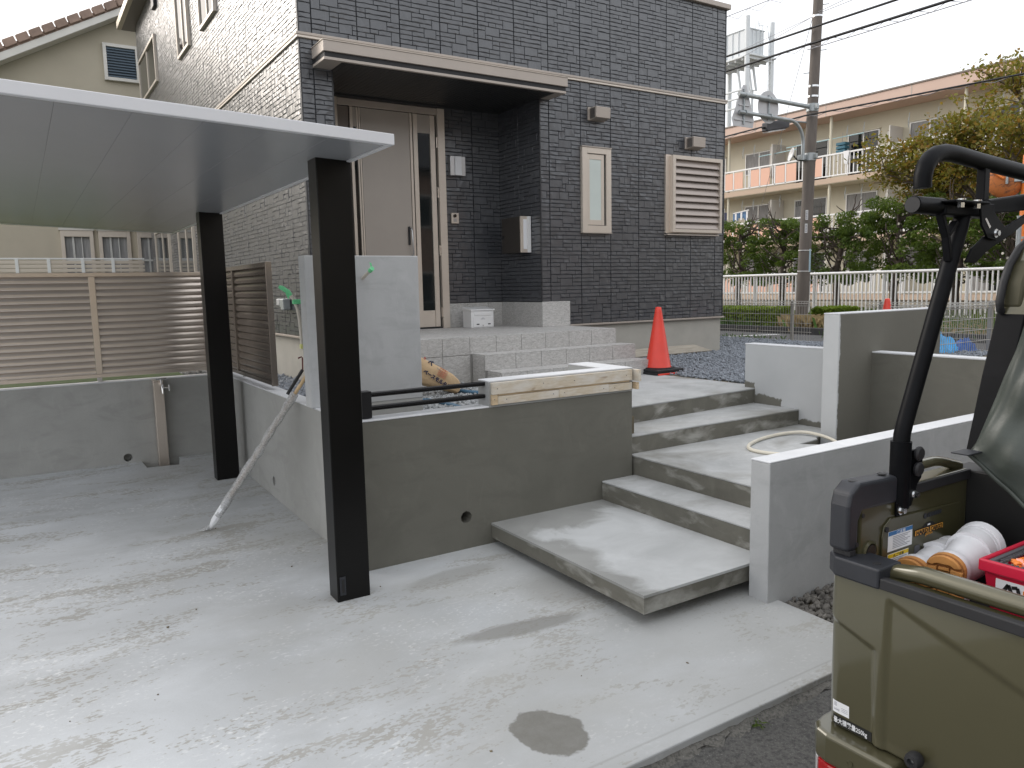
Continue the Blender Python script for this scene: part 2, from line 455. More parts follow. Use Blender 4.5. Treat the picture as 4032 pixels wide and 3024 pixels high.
# ------------------------------------------------------------------ geometry helpers
ORG = {}
class MB:
    def __init__(s):
        s.v, s.f = [], []
    def add(s, vs, fs):
        b = len(s.v)
        s.v += [tuple(x) for x in vs]
        s.f += [tuple(i + b for i in f) for f in fs]
        return s
    def box(s, x0, y0, z0, x1, y1, z1):
        if x0 > x1: x0, x1 = x1, x0
        if y0 > y1: y0, y1 = y1, y0
        if z0 > z1: z0, z1 = z1, z0
        return s.add([(x0, y0, z0), (x1, y0, z0), (x1, y1, z0), (x0, y1, z0), (x0, y0, z1), (x1, y0, z1), (x1, y1, z1), (x0, y1, z1)],
                     [(0, 3, 2, 1), (4, 5, 6, 7), (0, 1, 5, 4), (1, 2, 6, 5), (2, 3, 7, 6), (3, 0, 4, 7)])
    def obox(s, c, ax, ay, az, hx, hy, hz):
        c, ax, ay, az = Vector(c), Vector(ax).normalized() * hx, Vector(ay).normalized() * hy, Vector(az).normalized() * hz
        P = [c + i * ax + j * ay + k * az for k in (-1, 1) for i, j in ((-1, -1), (1, -1), (1, 1), (-1, 1))]
        return s.add(P, [(0, 3, 2, 1), (4, 5, 6, 7), (0, 1, 5, 4), (1, 2, 6, 5), (2, 3, 7, 6), (3, 0, 4, 7)])
    def bar(s, p0, p1, wa, wb, up=(0, 0, 1)):
        p0, p1 = Vector(p0), Vector(p1)
        d = p1 - p0
        u = Vector(up)
        a = d.cross(u)
        if a.length < 1e-6: a = d.cross(Vector((1, 0, 0)))
        b = a.cross(d)
        return s.obox((p0 + p1) / 2, d, a, b, d.length / 2, wa / 2, wb / 2)
    def prism(s, poly, fn0, fn1):
        """poly: list of 2-D points, counter-clockwise seen from fn1; fn: 2-D point -> 3-D point"""
        n = len(poly)
        vs = [fn0(*p) for p in poly] + [fn1(*p) for p in poly]
        fs = [tuple(range(n - 1, -1, -1)), tuple(range(n, 2 * n))]
        fs += [(i, (i + 1) % n, n + (i + 1) % n, n + i) for i in range(n)]
        return s.add(vs, fs)
    def flat(s, poly, z0, z1):
        return s.prism(poly, lambda x, y: (x, y, z0), lambda x, y: (x, y, z1))
    def tube(s, pts, r, n=8, caps=True, closed=False):
        pts = [Vector(p) for p in pts]
        m = len(pts)
        rs = r if isinstance(r, (list, tuple)) else [r] * m
        vs, fs = [], []
        prev = None
        for i, p in enumerate(pts):
            if closed: t = pts[(i + 1) % m] - pts[i - 1]
            else: t = pts[min(i + 1, m - 1)] - pts[max(i - 1, 0)]
            t.normalize()
            if prev is None:
                a = t.cross(Vector((0, 0, 1)))
                if a.length < .05: a = t.cross(Vector((1, 0, 0)))
            else:
                a = prev - t * prev.dot(t)
                if a.length < 1e-4: a = t.orthogonal()
            a.normalize()
            prev = a
            b = t.cross(a)
            for k in range(n):
                an = 2 * pi * k / n
                vs.append(p + (a * cos(an) + b * sin(an)) * rs[i])
        for i in range(m if closed else m - 1):
            j = (i + 1) % m
            for k in range(n):
                fs.append((i * n + k, i * n + (k + 1) % n, j * n + (k + 1) % n, j * n + k))
        if caps and not closed:
            fs.append(tuple(range(n - 1, -1, -1)))
            fs.append(tuple((m - 1) * n + k for k in range(n)))
        return s.add(vs, fs)
    def cyl(s, p0, p1, r0, r1=None, n=16):
        return s.tube([p0, p1], [r0, r0 if r1 is None else r1], n)
    def lathe(s, prof, c, n=24, axis='Z'):
        """prof: list of (radius, height)"""
        vs, fs = [], []
        for r, h in prof:
            for k in range(n):
                an = 2 * pi * k / n
                if axis == 'Z': vs.append((c[0] + r * cos(an), c[1] + r * sin(an), c[2] + h))
                elif axis == 'X': vs.append((c[0] + h, c[1] + r * cos(an), c[2] + r * sin(an)))
                else: vs.append((c[0] + r * sin(an), c[1] + h, c[2] + r * cos(an)))
        for i in range(len(prof) - 1):
            for k in range(n):
                fs.append((i * n + k, i * n + (k + 1) % n, (i + 1) * n + (k + 1) % n, (i + 1) * n + k))
        fs.append(tuple(range(n - 1, -1, -1)))
        fs.append(tuple((len(prof) - 1) * n + k for k in range(n)))
        return s.add(vs, fs)
    def mesh(s, name, m, org=(0, 0, 0), smooth=0):
        me = bpy.data.meshes.new(name)
        o = Vector(org)
        me.from_pydata([tuple(Vector(v) - o) for v in s.v], [], s.f)
        if isinstance(m, (list, tuple)):
            for x in m: me.materials.append(x)
        elif m is not None: me.materials.append(m)
        bm = bmesh.new()
        bm.from_mesh(me)
        bmesh.ops.recalc_face_normals(bm, faces=bm.faces)
        bm.to_mesh(me)
        bm.free()
        if smooth:
            me.polygons.foreach_set('use_smooth', [True] * len(me.polygons))
            me.set_sharp_from_angle(angle=radians(smooth))
        return me
    def build(s, name, m, parent=None, bevel=0, smooth=0, org=None, seg=2):
        if isinstance(m, str): m = M[m]
        if org is None: org = ORG[parent] if parent is not None else (0, 0, 0)
        me = s.mesh(name, m, org, smooth)
        return link(name, me, parent, org, bevel, seg)

def link(name, me, parent=None, org=(0, 0, 0), bevel=0, seg=2):
    o = bpy.data.objects.new(name, me)
    COL.objects.link(o)
    if parent is not None:
        o.parent = parent
        o.location = Vector(org) - Vector(ORG[parent])
    else:
        o.location = org
    ORG[o] = tuple(org)
    if bevel:
        b = o.modifiers.new('bevel', 'BEVEL')
        b.width = bevel
        b.segments = seg
        b.limit_method = 'ANGLE'
        b.angle_limit = radians(35)
        b.harden_normals = False
    return o

def tag(o, label=None, cat=None, group=None, kind=None):
    if label: o['label'] = label
    if cat: o['category'] = cat
    if group: o['group'] = group
    if kind: o['kind'] = kind
    return o

def thing(name, label, cat, loc, group=None):
    o = bpy.data.objects.new(name, None)
    o.empty_display_size = .1
    COL.objects.link(o)
    o.location = loc
    ORG[o] = tuple(loc)
    return tag(o, label, cat, group)

def copy_tree(o, parent=None, dloc=(0, 0, 0), rotz=None):
    c = o.copy()
    COL.objects.link(c)
    if parent is None:
        c.location = Vector(o.location) + Vector(dloc)
        if rotz is not None: c.rotation_euler = (0, 0, rotz)
    else:
        c.parent = parent
        c.matrix_parent_inverse = o.matrix_parent_inverse
    ORG[c] = tuple(Vector(ORG[o]) + Vector(dloc))
    for ch in list(o.children):
        copy_tree(ch, c, dloc)
    return c

def share(name, me, parent, org, rot=None, bevel=0):
    o = link(name, me, parent, org, bevel)
    if rot is not None: o.rotation_euler = rot
    return o

def box_part(name, m, parent, b, bevel=0.0):
    return MB().box(*b).build(name, m, parent, bevel)

def cut_holes(o, cutters):
    """subtract plain cutter meshes from o and keep the result as its mesh"""
    tmp = []
    for mb in cutters:
        c = mb.build('cutter', None, None)
        tmp.append(c)
        md = o.modifiers.new('b', 'BOOLEAN')
        md.operation = 'DIFFERENCE'
        md.solver = 'EXACT'
        md.object = c
    dg = bpy.context.evaluated_depsgraph_get()
    dg.update()
    me = bpy.data.meshes.new_from_object(o.evaluated_get(dg))
    o.modifiers.clear()
    o.data = me
    for c in tmp:
        ORG.pop(c, None)
        bpy.data.objects.remove(c)

def text(s, size, m, parent, p, xd, yd, name='lettering', sx=1., align='LEFT', bold=0., ext=.0004):
    cu = bpy.data.curves.new('t', 'FONT')
    cu.body = s
    cu.size = size
    cu.align_x = align
    cu.extrude = ext
    cu.offset = bold
    cu.resolution_u = 2
    o = bpy.data.objects.new('t', cu)
    COL.objects.link(o)
    dg = bpy.context.evaluated_depsgraph_get()
    me = bpy.data.meshes.new_from_object(o.evaluated_get(dg))
    bpy.data.objects.remove(o)
    x = Vector(xd).normalized()
    y = Vector(yd).normalized()
    z = x.cross(y)
    mt = Matrix(((x.x * sx, y.x, z.x, 0), (x.y * sx, y.y, z.y, 0), (x.z * sx, y.z, z.z, 0), (0, 0, 0, 1)))
    me.transform(mt)
    me.materials.clear()
    me.materials.append(M[m])
    return link(name, me, parent, p)

def np_mesh(name, V, Fidx, m, org=(0, 0, 0)):
    """V (n,3), Fidx (k,c) constant-size faces"""
    me = bpy.data.meshes.new(name)
    k, c = Fidx.shape
    me.vertices.add(len(V))
    me.vertices.foreach_set('co', (V - np.array(org)).astype(np.float32).ravel())
    me.loops.add(k * c)
    me.loops.foreach_set('vertex_index', Fidx.astype(np.int32).ravel())
    me.polygons.add(k)
    me.polygons.foreach_set('loop_start', np.arange(0, k * c, c, dtype=np.int32))
    me.polygons.foreach_set('loop_total', np.full(k, c, dtype=np.int32))
    me.materials.append(m)
    me.update(calc_edges=True)
    return me

def leaves(C, size, aspect=.55, flat=0., rng=RNG):
    """bent diamond leaves at centres C; flat pulls normals upward"""
    n = len(C)
    nrm = rng.normal(size=(n, 3))
    nrm[:, 2] += flat * 3
    nrm /= np.linalg.norm(nrm, axis=1)[:, None]
    t = rng.normal(size=(n, 3))
    t -= nrm * (t * nrm).sum(1)[:, None]
    t /= np.linalg.norm(t, axis=1)[:, None]
    b = np.cross(nrm, t)
    s = size * rng.uniform(.6, 1.3, n)[:, None]
    V = np.stack([C - t * s, C + b * s * aspect, C + t * s, C - b * s * aspect], 1).reshape(-1, 3)
    F = np.arange(n * 4).reshape(-1, 4)
    return V, F

def stones(P, size, rng=RNG):
    """octahedral chips at points P"""
    n = len(P)
    base = np.array([(1, 0, 0), (0, 1, 0), (-1, 0, 0), (0, -1, 0), (0, 0, 1), (0, 0, -1)], float)
    tri = np.array([(0, 1, 4), (1, 2, 4), (2, 3, 4), (3, 0, 4), (1, 0, 5), (2, 1, 5), (3, 2, 5), (0, 3, 5)])
    q = rng.normal(size=(n, 4))
    q /= np.linalg.norm(q, axis=1)[:, None]
    a, b, c, d = q.T
    R = np.stack([1 - 2 * (c * c + d * d), 2 * (b * c - a * d), 2 * (b * d + a * c), 2 * (b * c + a * d), 1 - 2 * (b * b + d * d), 2 * (c * d - a * b), 2 * (b * d - a * c), 2 * (c * d + a * b), 1 - 2 * (b * b + c * c)], 1).reshape(n, 3, 3)
    sc = size * rng.uniform(.55, 1.25, (n, 1, 1)) * rng.uniform(.55, 1.1, (n, 1, 3))
    v = base[None] * sc * rng.uniform(.7, 1.2, (n, 6, 1))
    v = np.einsum('nij,nkj->nki', R, v) + P[:, None, :]
    F = (tri[None] + (np.arange(n) * 6)[:, None, None]).reshape(-1, 3)
    return v.reshape(-1, 3), F

def scatter(poly, n, z, jz=.01):
    """n random points inside a polygon"""
    poly = np.array(poly)
    lo, hi = poly.min(0), poly.max(0)
    out = []
    tot = 0
    while tot < n:
        p = RNG.uniform(lo, hi, (n, 2))
        ins = np.zeros(n, bool)
        j = len(poly) - 1
        for i in range(len(poly)):
            xi, yi = poly[i]
            xj, yj = poly[j]
            with np.errstate(divide='ignore', invalid='ignore'):
                c = ((yi > p[:, 1]) != (yj > p[:, 1])) & (p[:, 0] < (xj - xi) * (p[:, 1] - yi) / (yj - yi) + xi)
            ins ^= c
            j = i
        p = p[ins]
        out.append(p)
        tot += len(p)
    p = np.concatenate(out)[:n]
    return np.column_stack([p, z + RNG.normal(0, jz, n)])

def gravel(name, label, poly, n, z, size, m, jz=.008):
    V, F = stones(scatter(poly, n, z, jz), size)
    o = link(name, np_mesh(name, V, F, M[m]))
    return tag(o, label, None, None, 'stuff')

def gz(y):
    return -1.704 + .022 * y          # driveway surface

# ------------------------------------------------------------------ SETTING: ground sheets
def sheet(name, m, pts, kind='structure', thick=0):
    """pts: outline [(x,y,z)...] as one face, or as a slab when thick"""
    mb = MB()
    n = len(pts)
    if thick:
        mb.add([*pts, *[(x, y, z - thick) for x, y, z in pts]], [tuple(range(n)), tuple(range(2 * n - 1, n - 1, -1))] + [(i, n + i, n + (i + 1) % n, (i + 1) % n) for i in range(n)])
    else:
        mb.add(pts, [tuple(range(n))])
    return tag(mb.build(name, m), None, None, None, kind)

sheet('ground', 'soil', [(-200, -200, -1.95), (250, -200, -1.95), (250, 250, -1.95), (-200, 250, -1.95)])
def grid_sheet(name, m, xs, ys, zf):
    mb = MB()
    V = [(x, y, zf(x, y)) for y in ys for x in xs]
    k = len(xs)
    F = [(j * k + i, j * k + i + 1, (j + 1) * k + i + 1, (j + 1) * k + i) for j in range(len(ys) - 1) for i in range(k - 1)]
    mb.add(V, F)
    return tag(mb.build(name, m, None, 0, 60), None, None, None, 'structure')
def road_z(x, y):
    t = min(1, max(0, (x - 5.2) / 5.0))
    t = t * t * (3 - 2 * t)
    return -1.705 + .675 * t
grid_sheet('road', 'asphalt', [-30, -12, -6, -3, -1, 1, 3, 5.2, 6, 7, 8, 9, 10.2, 10.25], [-6.5, -3, 0, 1.0, 1.80, 1.94], road_z)
grid_sheet('side_street', 'asphalt_far', [10.25, 11, 12.62], [-40, -10, -6.5, 0, 1.94, 10, 20, 40, 70], lambda x, y: -1.03)
sheet('planting_bed', 'soil', [(12.74, -40, -1.0), (29.6, -40, -.98), (29.6, 70, -.98), (12.74, 70, -1.0)])
sheet('roadside_ground', 'asphalt_far', [(-30, -40, -1.72), (10.25, -40, -1.72), (10.25, -6.5, -1.72), (-30, -6.5, -1.72)])
for y0, y1 in ((-40, 3.0), (3.01, 7.2), (7.21, 12.0), (12.01, 18.), (18.01, 60)):
    tag(MB().box(12.62, y0, -1.2, 12.74, y1, -.90).build('kerb', 'kerb', None, .01), None, None, None, 'structure')
# painted lines on the side street
def line(pts):
    tag(MB().add(pts, [(0, 1, 2, 3)]).build('road_marking', 'line'), None, None, None, 'structure')
line([(11.0, 10.1, -1.025), (12.30, 9.64, -1.025), (12.30, 9.80, -1.025), (11.0, 10.28, -1.025)])
line([(10.42, 9.0, -1.024), (10.54, 9.0, -1.024), (10.54, 22, -1.024), (10.42, 22, -1.024)])
line([(11.1, 7.45, -1.026), (12.2, 7.0, -1.026), (12.2, 7.2, -1.026), (11.1, 7.65, -1.026)])

# driveway slab with the notch at the tap post; trowelled kerb edge at the road
F_OUT = [(-7, 1.885), (3.205, 1.885), (3.205, 2.5), (3.6, 2.55), (3.6, 4.12), (1.62, 4.12), (1.62, 7.74), (1.15, 7.74), (1.15, 7.63), (1.10, 7.39), (.842, 7.43), (.835, 7.74), (-7, 7.74)]
mb = MB()
n = len(F_OUT)
mb.add([(x, y, gz(y)) for x, y in F_OUT] + [(x, y, gz(y) - .10) for x, y in F_OUT], [tuple(range(n)), tuple(range(2 * n - 1, n - 1, -1))] + [(i, n + i, n + (i + 1) % n, (i + 1) % n) for i in range(n)])
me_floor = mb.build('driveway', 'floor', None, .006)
tag(me_floor, None, None, None, 'structure')
sheet('drain_pit_floor', 'wall_damp', [(.80, 7.36, -1.605), (1.17, 7.36, -1.605), (1.17, 7.72, -1.605), (.80, 7.72, -1.605)])
# broken mortar joint between slab and asphalt
V = []
F = []
xs = np.arange(-6, 3.2, .05)
for i, x in enumerate(xs):
    V += [(x, 1.885, -1.690 + RNG.normal(0, .003)), (x, 1.862 + RNG.normal(0, .006), -1.698 + RNG.normal(0, .003)), (x, 1.842 + RNG.normal(0, .010), -1.7065)]
    if i: F += [((i - 1) * 3, (i - 1) * 3 + 1, i * 3 + 1, i * 3), ((i - 1) * 3 + 1, (i - 1) * 3 + 2, i * 3 + 2, i * 3 + 1)]
tag(MB().add(V, F).build('mortar_joint', 'joint'), None, None, None, 'structure')

# raised yard round the house: soil body under gravel, turf strip
YARD = [(1.66, 4.17), (3.7, 4.17), (3.7, 4.5), (5.62, 4.62), (5.62, 3.7), (10.26, 3.7), (10.26, 40), (-12, 40), (-12, 7.82), (1.66, 7.82)]
yard = MB().flat(YARD, -1.9, -.955).build('yard', 'soil')
tag(yard, None, None, None, 'structure')
sheet('turf', 'turf', [(-12, 7.83, -.772), (1.27, 7.83, -.772), (1.27, 17.9, -.772), (-12, 17.9, -.772)], thick=.3)

# ------------------------------------------------------------------ concrete walls
def wall(label, parts, org, holes=None):
    t = thing('concrete_wall', label, 'wall', org, 'rendered concrete walls')
    res = []
    for name, m, b, bv in parts:
        res.append(box_part(name, m, t, b, bv))
    if holes: cut_holes(res[0], holes)
    return t
# rear retaining wall behind the parking slab
wall('long grey concrete wall behind the parking slab with the tap post', [('wall_body', 'wall_mid', (-7, 7.70, -1.75, 1.66, 7.83, -.785), 0), ('wall_cap', 'cap_white', (-7, 7.699, -.785, 1.66, 7.831, -.775), .004)], (-3, 7.76, -1.55),
     [MB().cyl((.721, 7.60, -1.483), (.721, 7.80, -1.483), .037, n=14)])
wall('grey concrete wall running back beside the two black carport posts', [('wall_body', 'wall_mid', (1.535, 4.18, -1.75, 1.655, 7.70, -.755), 0), ('wall_cap', 'cap_white', (1.534, 4.18, -.755, 1.656, 7.70, -.745), .004)], (1.6, 6, -1.55),
     [MB().cyl((1.45, 5.85, -1.447), (1.63, 5.85, -1.447), .037, n=14)])
# front wall with planter block
t = thing('concrete_wall', 'dark damp concrete wall under the white boards with planter block on top', 'wall', (2.6, 4.1, -1.62), 'rendered concrete walls')
b = box_part('wall_body', 'wall_damp', t, (1.535, 4.05, -1.75, 3.577, 4.18, -.745), .006)
cut_holes(b, [MB().lathe([(r, h) for r, h in ((.001, -.1), (.040, -.1), (.038, .11), (.001, .11))], (2.222, 4.05, -1.413), 9, 'Y')])
MB().flat([(1.535, 4.046), (2.405, 4.046), (2.405, 4.182), (1.535, 4.182)], -.745, -.735).build('ledge_top', 'cap_white', t, .004)
MB().flat([(2.405, 4.05), (3.577, 4.05), (3.577, 4.56), (3.40, 4.56), (3.40, 4.18), (2.405, 4.18)], -.745, -.588).build('planter_block', 'wall_grey', t)
MB().flat([(2.404, 4.049), (3.578, 4.049), (3.578, 4.561), (3.399, 4.561), (3.399, 4.181), (2.404, 4.181)], -.588, -.577).build('planter_top', 'cap_white', t, .004)
MB().flat([(3.40, 4.18), (3.577, 4.18), (3.577, 4.56), (3.40, 4.56)], -1.2, -.745).build('planter_return', 'wall_damp', t)
# tall gate wall
t = wall('tall pale upright concrete wall standing in front of the entrance door', [('wall_body', 'wall_lt', (1.512, 4.75, -.747, 2.292, 4.87, .217), .006), ('footing', 'wall_mid', (1.66, 4.752, -1.2, 2.29, 4.868, -.747), 0)], (1.9, 4.8, -.75))
# wall A beside the upper steps
def m_splash():
    n = NT('mortar_with_damp_foot')
    o = n.sep()
    # object origin (5.58, 4.3, -.95): damp line follows the steps that run up along the wall
    wob = n.math('MULTIPLY', n.math('SUBTRACT', n.noise(9, 5, .6), .5), .12)
    st1 = n.math('MULTIPLY', n.ramp(n.math('ADD', o[1], wob), -.205, -.185), .16)
    st2 = n.math('MULTIPLY', n.ramp(n.math('ADD', o[1], wob), .28, .30), .12)
    lim = n.math('ADD', n.math('ADD', -.225, st1), st2)
    f = n.ramp(n.math('ADD', n.math('SUBTRACT', o[2], lim), wob), -.004, .012)
    a = n.ramp(n.noise(1.0, 6, .62), .3, .7)
    dry = n.mix(a, (.44, .455, .46), (.53, .54, .545))
    n.col(n.mix(f, (.15, .145, .122), dry))
    n.p.inputs['Roughness'].default_value = .8
    n.bump(n.math('ADD', n.math('MULTIPLY', n.noise(110, 4, .7), .6), n.noise(9, 5, .6)), .25, .004)
    return n.m
M['wall_splash'] = m_splash()
t = thing('concrete_wall', 'low pale concrete wall at the right end of the upper steps', 'wall', (5.58, 4.3, -.95), 'rendered concrete walls')
box_part('wall_body', 'wall_splash', t, (5.50, 3.69, -1.5, 5.62, 4.70, -.563), .004)
box_part('wall_cap', 'cap_white', t, (5.498, 3.69, -.563, 5.622, 4.702, -.553), .003)

def m_ragged():
    n = NT('half_dried_mortar')
    o = n.sep()
    e = n.math('ADD', o[0], n.math('MULTIPLY', n.math('SUBTRACT', n.noise(7, 6, .65), .5), .07))
    f = n.ramp(e, .0135, .0175)
    a = n.ramp(n.noise(1.0, 6, .62), .3, .7)
    dry = n.mix(a, (.46, .475, .48), (.56, .57, .575))
    wet = n.mix(a, (.128, .124, .104), (.168, .163, .139))
    n.col(n.mix(f, dry, wet))
    n.p.inputs['Roughness'].default_value = .8
    n.bump(n.math('ADD', n.math('MULTIPLY', n.noise(110, 4, .7), .6), n.noise(9, 5, .6)), .25, .004)
    return n.m
M['ragged'] = m_ragged()
t = thing('concrete_wall', 'tallest right hand concrete wall with ragged pale end and dark damp face', 'wall', (5.2, 3.6, -1.5), 'rendered concrete walls')
MB().box(5.20, 3.555, -1.75, 6.62, 3.69, -.262).build('wall_body', 'ragged', t, .006)
MB().box(5.199, 3.554, -.262, 6.621, 3.691, -.252).build('wall_cap', 'cap_white', t, .003)
t = thing('concrete_wall', 'dark damp middle concrete wall below the blue sheets', 'wall', (5.7, 3, -1.5), 'rendered concrete walls')
MB().box(5.63, 2.0, -1.75, 5.75, 3.555, -.578).build('wall_body', 'wall_damp', t, 0)
MB().box(5.628, 2.0, -.578, 5.752, 3.555, -.566).build('wall_cap', 'cap_white', t, .003)
t = thing('concrete_wall', 'pale concrete wall closest to the olive truck with white top', 'wall', (4.2, 2.55, -1.65), 'rendered concrete walls')
MB().box(3.115, 2.49, -1.80, 6.6, 2.612, -.914).build('wall_body', 'wall_lt', t, .005)
MB().box(3.114, 2.489, -.914, 6.6, 2.613, -.905).build('wall_cap', 'cap_white', t, .003)

# ------------------------------------------------------------------ concrete steps
t = thing('concrete_steps', 'fresh concrete entrance steps winding up between the grey walls', 'steps', (3.6, 3.4, -1.6))
def step(name, poly, top, bot, label=None, lip=.012):
    """damp riser body with a paler trowelled top plate"""
    o = MB().flat(poly, bot, top - lip).build(name, 'riser', t)
    tp = MB().flat([(x, y) for x, y in poly], top - lip, top).build('tread', 'tread', o, .005)
    # lay the plate a touch proud of the riser
    if label: o['label'] = label
    return o
def grow(poly, g=.0025):
    cx = sum(p[0] for p in poly) / len(poly)
    cy = sum(p[1] for p in poly) / len(poly)
    return [(x + g * (1 if x > cx else -1), y + g * (1 if y > cy else -1)) for x, y in poly]
def step2(name, poly, top, bot, label=None, lip=.014, m='tread'):
    o = MB().flat(poly, bot, top - lip).build(name, 'riser', t)
    MB().flat(grow(poly), top - lip, top).build('tread', m, o, .006)
    if label: o['label'] = label
    return o
step2('landing', [(3.58, 4.475), (5.66, 4.60), (5.60, 6.05), (3.58, 6.05)], -.95, -1.4, 'wide upper landing')
step2('step', [(3.58, 4.115), (5.497, 4.115), (5.497, 4.598), (3.58, 4.47)], -1.083, -1.4)
step2('platform', [(3.603, 2.614), (5.0, 2.614), (5.0, 3.42), (4.83, 3.60), (5.10, 3.64), (5.16, 3.70), (5.497, 3.70), (5.497, 4.112), (3.603, 4.112)], -1.213, -1.6, 'square middle platform with the hose')
step2('step', [(3.30, 2.614), (3.60, 2.614), (3.60, 4.047), (3.30, 4.047)], -1.35, -1.7)
step2('entry_slab', [(2.402, 2.636), (3.112, 2.636), (3.112, 2.6365), (3.297, 2.6365), (3.297, 4.047), (2.402, 4.047)], -1.482, -1.578, 'broad lowest slab that floats above the driveway', m='slabtop')
MB().flat([(2.62, 2.82), (3.296, 2.82), (3.296, 4.046), (2.62, 4.046)], -1.75, -1.578).build('slab_base', 'wall_damp', t)
sheet('pit_floor', 'wall_damp', [(5.0, 2.6, -1.40), (5.64, 2.6, -1.40), (5.64, 3.6, -1.40), (4.8, 3.6, -1.40)])

# ------------------------------------------------------------------ the dark house
HX, HY = 2.42, 7.40
HT = 'dark grey two storey house with embossed brick pattern siding and bronze trim'
house = thing('dark_house', HT, 'house', (2.42, 7.4, -.95))

M['gutter_gold'] = mat('champagne_gutter', (.50, .44, .34), .3, .5)
M['lid_dark'] = mat('dark_bronze_side', (.055, .048, .042), .35, .3)
PANELS = {}
def panel_mesh(wd, ht, var):
    key = (round(wd, 3), round(ht, 3), var)
    if key in PANELS: return PANELS[key]
    rnd = random.Random(var * 977 + int(wd * 1000))
    cell = .0455
    nx = max(1, int(round((wd - .006) / cell)))
    nz = max(1, int(round(ht / cell)))
    cx, cz = (wd - .006) / nx, ht / nz
    g = [[-1] * nx for _ in range(nz)]
    bricks = []
    for j in range(nz):
        for i in range(nx):
            if g[j][i] >= 0: continue
            run = 1
            while i + run < nx and g[j][i + run] < 0: run += 1
            if rnd.random() < .17 and run >= 2 and j + 2 <= nz:
                a, h = min(run, rnd.choice((2, 3, 4, 4))), 2
            else:
                a, h = min(run, rnd.choice((2, 3, 4, 5, 6))), 1
                if run - a == 1: a = run
            for q in range(h):
                for k in range(a): g[j + q][i + k] = len(bricks)
            bricks.append((i, j, a, h))
    me = bpy.data.meshes.new('siding_panel')
    V, F, gi = [], [], {}
    def gp(i, j):
        if (i, j) not in gi:
            gi[(i, j)] = len(V)
            V.append((.003 + i * cx, .0025, j * cz))
        return gi[(i, j)]
    for i, j, a, h in bricks:
        x0, x1, z0, z1 = .003 + i * cx, .003 + (i + a) * cx, j * cz, (j + h) * cz
        d = -rnd.uniform(.006, .0095)
        e = .0035
        bl = []
        for k in range(a + 1):
            jt = rnd.uniform(.003, .012) if 0 < k < a else .005
            bl.append((x0 + e if k == 0 else x1 - e if k == a else x0 + k * cx, d * rnd.uniform(.8, 1.15), z0 + jt + .001))
        tl = []
        for k in range(a, -1, -1):
            jt = rnd.uniform(.001, .005)
            tl.append((x0 + e if k == 0 else x1 - e if k == a else x0 + k * cx, d * rnd.uniform(.7, 1.1), z1 - jt))
        b = len(V)
        V += bl + tl
        nb = len(bl)
        F.append(tuple(range(b, b + 2 * nb)))
        for k in range(a):
            F.append((gp(i + k, j), gp(i + k + 1, j), b + k + 1, b + k))
            F.append((gp(i + a - k, j + h), gp(i + a - k - 1, j + h), b + nb + k + 1, b + nb + k))
        F.append(tuple([gp(i, j), b, b + 2 * nb - 1] + [gp(i, j + q) for q in range(h, 0, -1)]))
        F.append(tuple([gp(i + a, j + q) for q in range(h + 1)] + [b + nb, b + nb - 1]))
    me.from_pydata(V, [], F)
    me.materials.append(M['siding'])
    bm = bmesh.new()
    bm.from_mesh(me)
    bmesh.ops.triangulate(bm, faces=[f for f in bm.faces if len(f.verts) > 4])
    bm.to_mesh(me)
    bm.free()
    me.update()
    PANELS[key] = me
    return me
NV = [0]
def panel(x, y, z0, z1, wd, face='front'):
    NV[0] += 1
    me = panel_mesh(wd, z1 - z0, NV[0] % 4)
    if face == 'front': share('siding_panel', me, house, (x, y, z0))
    elif face == 'left': share('siding_panel', me, house, (x, y, z0), (0, 0, -pi / 2))      # faces -X, runs towards -Y from y
def trim(b, m='siding_trim', name='corner_trim', bv=.002):
    return box_part(name, m, house, b, bv)
ZB, ZM, ZM2, ZP = -.465, 2.352, 2.402, 3.545
# backing walls (behind the panels) and body
box_part('wall', 'siding_trim', house, (2.427, 7.407, ZB, 2.74, 8.29, ZP), 0)
box_part('wall', 'siding_trim', house, (5.157, 7.407, ZB, 8.16, 17.6, ZP), 0)
box_part('wall', 'siding_trim', house, (2.74, 7.405, 2.12, 5.155, 8.295, ZP), 0)
box_part('wall', 'siding_trim', house, (2.427, 8.297, ZB, 5.155, 17.6, ZP), 0)
box_part('upper_storey', 'siding_trim', house, (2.427, 9.0, ZP, 7.4, 17.6, 5.3), 0)
# front, lower right
panel(5.152, HY, ZB, ZM, .121)
for k in range(6): panel(5.273 + .455 * k, HY, ZB, ZM, .455)
panel(8.003, HY, ZB, ZM, .157)
# front, lower left strip beside the porch
panel(2.42, HY, ZB, ZM, .123)
panel(2.543, HY, ZB, ZM, .18)
# front, upper
panel(2.42, HY, ZM2, ZP, .123)
for k in range(12): panel(2.543 + .455 * k, HY, ZM2, ZP, .455)
panel(8.003, HY, ZM2, ZP, .157)
# left side
for k in range(23):
    y = 7.42 + .455 * (k + 1)
    if y > 17.75: break
    panel(HX, y, ZB, ZM, .455, 'left')
    panel(HX, y, ZM2, ZP if y < 9.0 else 5.27, .455, 'left')
# porch walls
for yy, wd in ((8.285, .44), (7.845, .44)): panel(5.152, yy, -.19, 2.10, wd, 'left')
panel(4.365, 8.288, -.19, 2.10, .40)
panel(4.765, 8.288, -.19, 2.10, .385)
trim((2.412, 7.392, ZB, 2.428, 7.412, ZM)); trim((2.412, 7.392, ZM2, 2.428, 7.412, ZP))
trim((5.143, 7.392, -.19, 5.157, 7.410, 2.10)); trim((2.716, 7.394, ZB, 2.735, 7.415, 2.12))
trim((8.153, 7.388, ZB, 8.172, 7.405, ZP))
